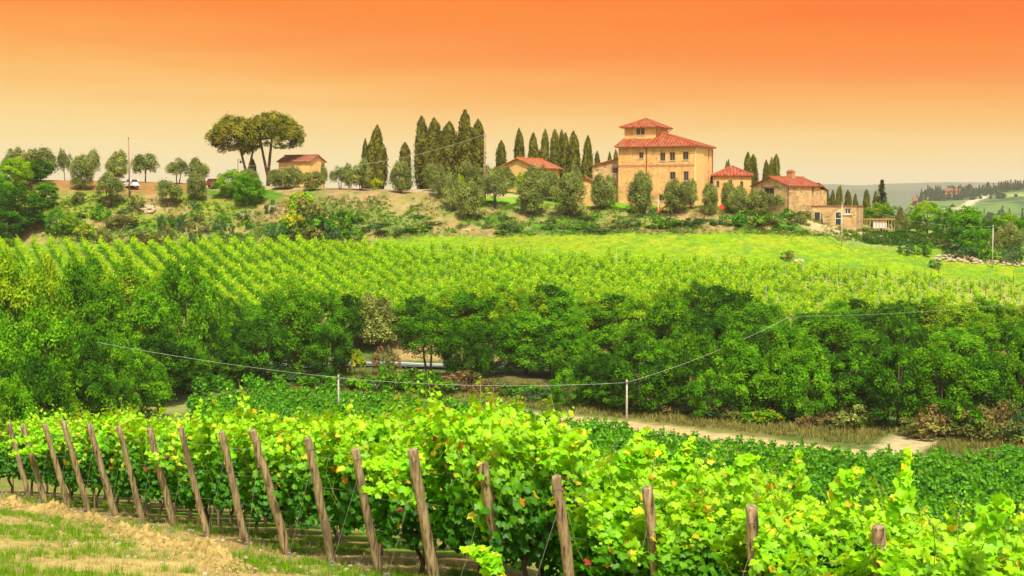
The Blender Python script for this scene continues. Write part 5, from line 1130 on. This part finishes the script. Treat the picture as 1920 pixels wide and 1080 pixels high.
for i, ((tu, tv, bu, bv, D), B) in enumerate(zip(POSTS, bases)):
    if i not in VIS: continue
    T = P(tu, tv, B.y - .33); n_ = i - 1
    root = empty('end_post', tuple(B)); adj = {2: 'reddish-topped', 5: 'dark-topped', 8: 'dark split', 11: 'cracked twisted', 13: 'dark deeply split', 15: 'mostly leaf-covered', 19: 'nearly hidden'}.get(i, 'pale weathered')
    tag(root, f'{adj} leaning wooden end post, {nth(n_)} from the left along the headland', 'post', 'leaning end posts of the vine rows')
    d = T - B; rad = .062 + rp.uniform(-.006, .008); mb = MB(); pl_ = []; rl = []
    for k in range(12):
        t = k / 11; pl_.append(-d.normalized() * .3 * (k == 0) + d * t + Vector((rp.uniform(-1, 1), rp.uniform(-1, 1), 0)) * .010 * (1 + (i == 11))); rl.append(rad * (1.08 - .16 * t) * rp.uniform(.95, 1.06))
    pl_.append(pl_[-1] + d.normalized() * .006); rl.append(rl[-1] * .9)
    mb.tube(pl_, rl, 12, jit=.05, rng=rp); o = mb.build('shaft', M['post'], root, True)
    w_ = MB()
    for hf in (.92, .66):
        c = d * hf; ring = []
        ax = d.normalized(); e1 = ax.cross(Vector((0, 1, 0))).normalized(); e2 = ax.cross(e1)
        for q in range(13): a = q / 12 * 2 * math.pi; ring.append(c + (e1 * math.cos(a) + e2 * math.sin(a)) * (rad * 1.0) + ax * .02 * math.sin(a))
        w_.tube(ring, .0028, 4, caps=False)
    w_.build('wire_wrap', M['wire'], root)
    ga = Vector((B.x - ROWDIR.x * .7, B.y - ROWDIR.y * .7)); gzz = gz(ga.x, ga.y); anc = Vector((ga.x, ga.y, gzz + .12)) - B
    MB().tube([d * .82, anc], .0028, 4).build('guy_wire', M['wire'], root)
    h_ = MB(); ring = [anc + Vector((.03 * math.cos(a), 0, .03 * math.sin(a) + .02)) for a in np.linspace(0, 2 * math.pi, 9)]; h_.tube(ring, .008, 5, caps=False); h_.tube([anc, anc + Vector((.02, 0, -.25))], .009, 5); h_.build('anchor_hook', M['wire'], root)
nplant = 0
for i, B in enumerate(bases):
    for k in range(11):
        s = (.30 if i in (15, 17, 18, 19) else .67) + k * 1.0; x = B.x + ROWDIR.x * s; y = B.y + ROWDIR.y * s; u = CX + x / y * F_PX
        if k >= (4 if i < 14 else 11) or u > 2060 or u < -90: continue
        if i < 2 and u < -40: continue
        if (13 <= i < 16) and k > 8: continue
        v = VF[(i * 5 + k * 3) % len(VF)]; sc_ = rp.uniform(.93, 1.08) * (1.07 if 8 < i < 13 else 1.02 if 12 < i < 16 else 1)
        sz_ = rp.uniform(.95, 1.08) if i < 13 else rp.uniform(.88, 1.12) if i < 16 else rp.uniform(.82, .98)
        o = empty('grapevine', (x, y, gz(x, y)), rowang + (math.pi if rp.random() < .5 else 0), (1, sc_, sc_ * sz_))
        tag(o, (f'leafy grapevine {nth(k + 1)} back from the {nth(i - 1)} leaning end post counted from the left' if i > 1 and i < 20 else f'leafy grapevine at the left frame edge, row {nth(2 - i)} beyond the first post, plant {nth(k + 1)}' if i < 2 else f'large-leaved grapevine in the bottom right corner row, {nth(k + 1)} plant'), 'grapevine', 'grapevines in the front rows')
        link('trunk', v[0], o); c_ = link('foliage', v[2], o); link('canes', v[1], c_)
        if v[3]: link('stake', v[3], o)
        nplant += 1
    if 2 <= i < 20:   # trellis wires
        for hgt, tf in ((.75, .36), (1.25, .62), (1.7, .86)):
            T = P(POSTS[i][0], POSTS[i][1], B.y - .33); a = B.lerp(T, tf); Ln = 4.5 if i < 14 else 7.5
            e = Vector((B.x + ROWDIR.x * Ln, B.y + ROWDIR.y * Ln, 0)); e.z = gz(e.x, e.y) + hgt
            m = MB().tube([(0, 0, 0), e - a], .0025, 4); o = m.build('trellis_wire', M['wire']); o.location = a
            tag(o, f'{ {.75: "lowest", 1.25: "middle", 1.7: "top"}[hgt] } trellis wire strung from the {nth(i - 1)} end post from the left', 'wire', 'trellis wires of the front rows')
print('front vines', nplant)
for i, s, lab in ((18, 3.0, 'upright grey post top showing above the leaves at the lower right'),):
    B = bases[i]; x = B.x + ROWDIR.x * s; y = B.y + ROWDIR.y * s; o = MB().tube([(0, 0, -.2), (0, 0, 1.0), (0, 0, 2.12)], [.055, .05, .05], 10, jit=.05, rng=rp).build('row_post', M['post'], None, True); o.location = (x, y, gz(x, y)); tag(o, lab, 'post')
# long arching shoots over the canopy (young, pale)
def spray(name, B, pts_px, D, seed, label):
    rg = np.random.default_rng(seed); ctrl = [P(u, v, D + dd_) for (u, v, dd_) in pts_px]; c0 = ctrl[0]; pth = []
    for a, b in zip(ctrl[:-1], ctrl[1:]):
        for t in np.linspace(0, 1, 9)[:-1]: pth.append(a.lerp(b, t))
    pth.append(ctrl[-1]); A = np.array([tuple(p - c0) for p in pth]); n = len(A) * 5; idx = rg.integers(0, len(A), n); tf = idx / len(A)
    C = A[idx] + rg.normal(size=(n, 3)) * (.045 * (1.2 - tf))[:, None]; Nn = rg.normal(size=(n, 3)) * .6 + np.array([0, -.5, .6]); Td = rg.normal(size=(n, 3)) * .6 + np.array([0, 0, -.6])
    m = tf[:, None]; cols = (MID * (1 - m) * .8 + LIME * (.35 + m * .9)) * rg.uniform(.85, 1.2, (n, 1)); cols = np.where((rg.random(n) < .10)[:, None], YEL, cols)
    V, Tt, Cc = lobed(rg, C, Nn, Td, (.155 * (1.1 - tf * .65)) * rg.uniform(.8, 1.15, n), cols)
    o = empty(name, tuple(c0)); tag(o, label, 'vine shoot', 'long young shoots above the front rows'); link('leaves', np_mesh('leaves', V, Tt, M['vine'], Cc), o); MB().tube([tuple(a) for a in A], .004, 5).build('stem', M['shoot'], o)
SPR = [([(870, 842, 0), (872, 800, 0), (890, 762, 0)], 18.2, 'tallest upright young vine shoot near the picture centre'), ([(945, 850, 0), (960, 805, 0), (988, 780, 0)], 17.6, 'young shoot leaning right just right of the tallest one'), ([(765, 850, 0), (780, 805, 0), (812, 778, 0)], 19, 'young shoot curving right, left of the tallest one'),
       ([(350, 835, 0), (362, 790, 0), (378, 752, 0)], 27, 'upright young shoot against the grassy lane at the left'), ([(1690, 955, 0), (1695, 900, 0), (1702, 845, 0)], 13.5, 'thin yellow-tipped shoot rising on the right in front of the track'), ([(1170, 880, 0), (1190, 835, 0), (1212, 806, 0)], 16.4, 'young shoot leaning right below the dirt track pole'),
       ([(1490, 930, 0), (1495, 885, 0), (1497, 850, 0)], 14.6, 'leafy young shoot peak right of the fourth gap'), ([(1270, 890, 0), (1283, 850, 0), (1298, 822, 0)], 15.6, 'pale shoot between the pole and the right peak'), ([(60, 830, 0), (62, 800, 0), (66, 778, 0)], 37, 'hooked yellow shoot between the leftmost posts'),
       ([(775, 930, 0), (725, 915, .1), (680, 918, .1)], 17.8, 'horizontal pale shoot hanging left across two end posts'), ([(780, 868, 0), (730, 872, 0), (682, 868, 0)], 18.0, 'upper horizontal lime shoot reaching left across the split post'), ([(110, 815, -2.6), (60, 822, -2.6), (12, 828, -2.6)], 37.5, 'pale shoot trailing left across the first posts'), ([(100, 836, -2.6), (60, 842, -2.6), (18, 852, -2.6)], 37.5, 'lower pale shoot trailing left across the first posts'), ([(930, 1070, 0), (900, 1030, 0), (868, 1030, 0)], 15.9, 'low pale shoot at the foot of the leaf-covered post'), ([(1180, 860, 0), (1500 - 270, 838, 0), (1245, 850, 0)], 16, 'small arching shoot above the centre-right canopy')]
SPR += [([(512, 850, 0), (520, 805, 0), (548, 788, 0)], 22.5, 'yellow-tipped shoot between the tenth and eleventh posts'), ([(640, 865, 0), (650, 825, 0), (668, 805, 0)], 19.8, 'short pale shoot above the thirteenth post'), ([(1030, 870, 0), (1022, 830, 0), (1015, 812, 0)], 16.6, 'pale shoot leaning left above the centre canopy'), ([(1060, 870, 0), (1066, 835, 0), (1080, 815, 0)], 16.2, 'pale shoot just right of the centre'), ([(1575, 930, 0), (1590, 895, 0), (1612, 880, 0)], 13.8, 'leafy shoot left of the thin yellow-tipped one'), ([(1850, 985, 0), (1872, 955, 0), (1895, 942, 0)], 12.5, 'lime shoot near the right frame edge'), ([(1380, 905, 0), (1392, 868, 0), (1418, 858, 0)], 15.0, 'broad lime shoot above the last clear post'), ([(905, 985, -.25), (915, 920, -.25), (908, 860, -.2)], 17.0, 'shoot hanging down over the leaf-covered post'), ([(1660, 1075, -.3), (1650, 1030, -.3), (1640, 985, -.2)], 12.7, 'shoot covering the nearly hidden right post'), ([(1425, 1010, -.2), (1412, 985, -.2), (1380, 960, -.1)], 13.7, 'shoot wrapped across the neck of the right post'), ([(190, 830, 0), (200, 800, 0), (215, 782, 0)], 31, 'short shoot between the fifth and sixth posts'), ([(440, 850, 0), (450, 812, 0), (462, 790, 0)], 24, 'lime shoot between the ninth and tenth posts')]
for k, (pp, D, lab) in enumerate(SPR): spray('vine_shoot', None, pp, D, 900 + k, lab)

# grass tufts, dry stalks, clods and stones of the headland (uncountable)
def tuft(seed, n, h_, spread, col, wide=.012):
    rg = np.random.default_rng(seed); V, Fq, C = [], [], []
    for k in range(n):
        a = rg.uniform(0, 6.28); r = rg.random() * spread; b = np.array([math.cos(a) * r, math.sin(a) * r, -.02]); ln = h_ * rg.uniform(.5, 1.15); d = np.array([rg.normal() * .35, rg.normal() * .35, 1.0]); d /= np.linalg.norm(d); sdir = np.array([math.cos(a + 1.5), math.sin(a + 1.5), 0]) * wide * rg.uniform(.7, 1.3)
        t = b + d * ln; m = b + d * ln * .55 + np.array([0, 0, .1 * ln]); i = len(V); V += [b - sdir, b + sdir, m + sdir * .8, m - sdir * .8, t]; Fq += [[i, i + 1, i + 2, i + 3], [i + 3, i + 2, i + 4, i + 4]]; c = np.array(col) * rg.uniform(.7, 1.35); C += [c * .8, c * .8, c, c, c * 1.15]
    V = np.array(V); Fq = np.array(Fq); Fq = Fq[0::2]     # keep the quads; tips are formed by narrowing
    V[3::5] = V[3::5]; V[2::5] = V[4::5] + (V[2::5] - V[3::5]) * .12; V[3::5] = V[4::5]
    return V, Fq, np.clip(np.array(C), 0, .9)
rgg = np.random.default_rng(31)
def near_pts(n, cond):
    out = []
    while len(out) < n:
        u = rgg.uniform(-60, 1200, 4000); D = rgg.uniform(13, 42, 4000); X = (u - CX) / F_PX * D; s = -((X - EDGE_B.x) * ROWDIR.x + (D - EDGE_B.y) * ROWDIR.y); kk = cond(X, D, s, u)
        out += list(zip(X[kk], D[kk]))
    out = np.array(out[:n]); return np.stack([out[:, 0], out[:, 1], height(out[:, 0], out[:, 1])], 1)
g_green = [tuft(1000 + i, 26, .13, .10, (.20, .38, .012), .006) for i in range(4)]; g_dry = [tuft(1010 + i, 22, .16, .12, (.56, .46, .20), .005) for i in range(4)]
pt = near_pts(2600, lambda X, Y, s, u: (s > -2.5) & (fbm(X / 1.7, Y / 1.7, 22) + rgg.uniform(-.1, .1, len(X)) > .54))
tag(scatter_mesh('grass', M['grass'], g_green, pt, rgg.uniform(0, 6.28, len(pt)), rgg.uniform(.4, 1.2, len(pt))), 'green grass tufts on the headland', 'grass', kind='stuff')
pt = near_pts(2200, lambda X, Y, s, u: (s > -2.5) & (s < 9))
tag(scatter_mesh('dry_grass', M['grass'], g_dry, pt, rgg.uniform(0, 6.28, len(pt)), rgg.uniform(.3, .9, len(pt))), 'dry straw grass on the headland', 'grass', kind='stuff')
def rockproto(seed, amp=.35):
    rg = np.random.default_rng(seed); n, m = 7, 5; V = []
    for i in range(m):
        th = math.pi * (i + .5) / m
        for j in range(n): ph = 2 * math.pi * j / n; r = 1 + rg.uniform(-amp, amp); V.append((math.sin(th) * math.cos(ph) * r, math.sin(th) * math.sin(ph) * r, math.cos(th) * r * .7))
    i = np.arange(m - 1)[:, None] * n; j = np.arange(n)[None]; q = np.stack([i + j, i + n + j, i + n + (j + 1) % n, i + (j + 1) % n], -1).reshape(-1, 4)
    caps = np.array([[0, 1, 2, 3], [0, 3, 4, 6], [28, 31, 30, 29], [28, 34, 32, 31]]); q = np.concatenate([q, caps]); return np.array(V), q, np.ones((len(V), 3)) * .5
RK = [rockproto(1100 + i) for i in range(6)]
cl = []
def clod_line(pts_, wd, n):
    for k in range(n):
        i = rgg.integers(0, len(pts_) - 1); a, b = pts_[i], pts_[i + 1]; t = rgg.random(); X = a.x + (b.x - a.x) * t + rgg.normal() * wd; Y = a.y + (b.y - a.y) * t + rgg.normal() * wd; cl.append((X, Y, gz(X, Y) + rgg.uniform(-.01, .10) * (1 if rgg.random() < .5 else 0)))
CL1 = [ground_at(-30, 942), ground_at(22, 950), ground_at(90, 964), ground_at(150, 978), ground_at(228, 998), ground_at(300, 1022), ground_at(380, 1052), ground_at(470, 1085)]
clod_line(CL1, .22, 1500)
def ridge_strip(pts_, wd):
    P2 = np.array([(p.x, p.y) for p in pts_]); seg = np.hypot(*np.diff(P2, axis=0).T); cum = np.concatenate([[0], np.cumsum(seg)]); t = np.arange(0, cum[-1], .035); X = np.interp(t, cum, P2[:, 0]); Y = np.interp(t, cum, P2[:, 1])
    dx, dy = np.gradient(X), np.gradient(Y); ln = np.hypot(dx, dy); nx, ny = -dy / ln, dx / ln; w = np.arange(-wd, wd + .01, .035); XX = X[:, None] + nx[:, None] * w; YY = Y[:, None] + ny[:, None] * w
    q = fbm(XX / .16, YY / .16, 91, 3); q2 = fbm(XX / .07, YY / .07, 95, 2); env = np.exp(-(w / (wd * .55)) ** 2)[None] * (.45 + 1.1 * fbm(X / 1.1, Y / 1.1, 93, 2))[:, None] * smooth(0, 1.2, t)[:, None] * (1 - smooth(cum[-1] - 1.5, cum[-1], t))[:, None]
    Z = height(XX, YY) - .03 + env * (.05 + np.abs(q - .45) * .62 + (q2 - .5) * .10); V = np.stack([XX, YY, Z], -1).reshape(-1, 3); n_, m_ = len(t), len(w); i = np.arange(n_ - 1)[:, None] * m_ + np.arange(m_ - 1)[None]
    Fq = np.stack([i, i + 1, i + m_ + 1, i + m_], -1).reshape(-1, 4); c = np.array((.42, .30, .10))[None] * (.7 + .6 * q.reshape(-1, 1)); o = link('turned_earth', np_mesh('turned_earth', V, Fq, M['ground'], c)); tag(o, 'low ridge of freshly turned earth along the headland', 'soil', kind='stuff')
ridge_strip(CL1, .62)
cl = np.array(cl); tag(scatter_mesh('earth_clods', M['clod'], RK, cl, rgg.uniform(0, 6.28, len(cl)), rgg.uniform(.008, .032, len(cl))), 'ridge of dry turned earth clods', 'soil', kind='stuff')
pt = near_pts(700, lambda X, Y, s, u: (s > -3) & (s < 3)); tag(scatter_mesh('pebbles', M['rock'], RK, pt, rgg.uniform(0, 6.28, len(pt)), rgg.uniform(.012, .05, len(pt))), 'loose stones under the vine rows', 'stones', kind='stuff')
# stones on the bank, stone heaps
def bank_pts(n, u0, u1, d0, d1, cond=None):
    u = rgg.uniform(u0, u1, n); D = rgg.uniform(d0, d1, n); X = (u - CX) / F_PX * D
    if cond is not None: kk = cond(X, D, u); X, D = X[kk], D[kk]
    return np.stack([X, D, height(X, D)], 1)
pt = bank_pts(2600, 150, 1500, 246, 258, lambda X, Y, u: fbm(X / 3, Y / 3, 77) > .50); tag(scatter_mesh('bank_stones', M['rock'], RK, pt, rgg.uniform(0, 6.28, len(pt)), rgg.uniform(.05, .20, len(pt))), 'pale stones scattered over the bank', 'stones', kind='stuff')
def heap(u, D, n, rad, hh, label, smin=.2, smax=.45):
    x, y = at(u, D); pts_ = []
    for k in range(n): a = rgg.uniform(0, 6.28); r = rad * math.sqrt(rgg.random()); X, Y = x + math.cos(a) * r, y + math.sin(a) * r * .5; pts_.append((X, Y, gz(X, Y) + hh * (1 - r / rad) * rgg.random()))
    o = scatter_mesh('stone_heap', M['rock'], RK, np.array(pts_), rgg.uniform(0, 6.28, n), rgg.uniform(smin, smax, n)); tag(o, label, 'stones', kind='stuff')
heap(272, 257, 45, 1.9, 1.0, 'heap of orange-tan boulders right of the tall pole', .3, .6); heap(1800, 239, 90, 4.5, 1.0, 'heap of pale stones under the large tree at the meadow edge'); heap(1885, 240, 90, 4.5, 1.0, 'heap of pale stones at the right edge of the meadow'); heap(1500, 231, 14, 1.0, .3, 'small stone patch on the meadow')
# meadow and bank grass
m_g = [tuft(1200 + i, 14, .30, .35, (.25, .40, .008), .045) for i in range(4)]; b_g = [tuft(1210 + i, 14, .45, .40, (.28, .26, .07), .045) for i in range(4)]; d_g = [tuft(1220 + i, 14, .45, .40, (.10, .25, .012), .05) for i in range(4)]
pt = bank_pts(4500, 640, 1990, 224, 246); tag(scatter_mesh('meadow_grass', M['grass'], m_g, pt, rgg.uniform(0, 6.28, len(pt)), rgg.uniform(.25, .6, len(pt)), rgg.uniform(.9, 1.1, len(pt))), 'short green meadow grass', 'grass', kind='stuff')
pt = bank_pts(7000, -60, 1990, 244, 262, lambda X, Y, u: fbm(X / 5, Y / 5, 61) > .45); tag(scatter_mesh('bank_grass', M['grass'], b_g, pt, rgg.uniform(0, 6.28, len(pt)), rgg.uniform(.4, 1.3, len(pt)), rgg.uniform(.8, 1.2, len(pt))), 'dry grass on the bank', 'grass', kind='stuff')
pt = bank_pts(12000, -60, 1990, 245, 262, lambda X, Y, u: fbm(X / 6, Y / 6, 21) * .7 + fbm(X / 1.7, Y / 1.7, 22) * .3 > .49); tag(scatter_mesh('bank_greenery', M['grass'], d_g, pt, rgg.uniform(0, 6.28, len(pt)), rgg.uniform(.4, 1.3, len(pt)), rgg.uniform(.7, 1.3, len(pt))), 'green weeds on the bank', 'ground cover', kind='stuff')
pt = bank_pts(16000, 300, 1990, 108, 166, lambda X, Y, u: (dist_poly(X, Y, TRACK) > np.where(Y < np.interp(X, [p.x for p in TRACK], [p.y for p in TRACK]), 9.5, 2.2)) & (dist_poly(X, Y, SPUR) > 2.6) & (dist_poly(X, Y, TRACK) < 16) & (Y > np.interp(X, [-30, 0, 37, 60], [150, 139, 110, 95]))); tag(scatter_mesh('track_verge_grass', M['grass'], b_g, pt, rgg.uniform(0, 6.28, len(pt)), rgg.uniform(.5, 1.5, len(pt)), rgg.uniform(.8, 1.2, len(pt))), 'dry grass along the dirt track', 'grass', kind='stuff')
pt = bank_pts(5000, 0, 1990, 176, 228); tag(scatter_mesh('hillside_grass', M['grass'], m_g + b_g, pt, rgg.uniform(0, 6.28, len(pt)), rgg.uniform(.4, 1.0, len(pt))), 'grass between the hillside vines', 'grass', kind='stuff')

# far woods on the hills across the valley
rgf = np.random.default_rng(44)
def fartree(seed, conifer):
    rg = np.random.default_rng(seed); n = 46; d = unit(rg.normal(size=(n, 3))); d[:, 2] = np.abs(d[:, 2]) * 1.0
    if conifer: z = rg.random(n); C = np.stack([d[:, 0] * 2.4 * (1 - z), d[:, 1] * 2.4 * (1 - z), 1 + z * 14], 1)
    else: C = d * np.array([5, 5, 8]) * rg.uniform(.6, 1, (n, 1)) + np.array([0, 0, 1.5])
    v, q = cards(rg, C, d + rg.normal(size=(n, 3)) * .3, 2.6 if not conifer else 1.6, 1.0); return v, q, np.repeat(jitter_cols(rg, (.035, .075, .028), n), 4, 0)
FT = [fartree(1300 + i, i % 2 == 0) for i in range(6)]
u = np.concatenate([rgf.uniform(1700, 2250, 1500), rgf.uniform(1640, 2250, 500)]); D = np.concatenate([rgf.uniform(1720, 2050, 1500), rgf.uniform(750, 1700, 500)]); X = (u - CX) / F_PX * D
kk = np.where(np.arange(2000) < 1500, (u > 1715 + 30 * rgf.random(2000)), fbm(X / 60, D / 60, 41) > .53); X, D, u = X[kk], D[kk], u[kk]
Z = hill_z(X, D); tag(scatter_mesh('distant_wood', M['leaf'], FT, np.stack([X, D, Z - 1], 1), rgf.uniform(0, 6.28, len(X)), rgf.uniform(.45, .95, len(X))), 'dark wood on the distant hills', 'wood', kind='stuff')

# ---------------------------------------------------------------- haze
hz_ = MB(); hz_.box(-6900, 6900, -200, 6900, -140, 130)
hm, t, n, l, o = new_mat('haze'); pv = n.new('ShaderNodeVolumePrincipled'); pv.inputs['Color'].default_value = (1.0, .95, .74, 1); pv.inputs['Density'].default_value = .00012; pv.inputs['Anisotropy'].default_value = 0; l.new(pv.outputs[0], o.inputs['Volume'])
tag(hz_.build('haze', hm), 'thin pale haze over the valley', 'haze', kind='stuff')
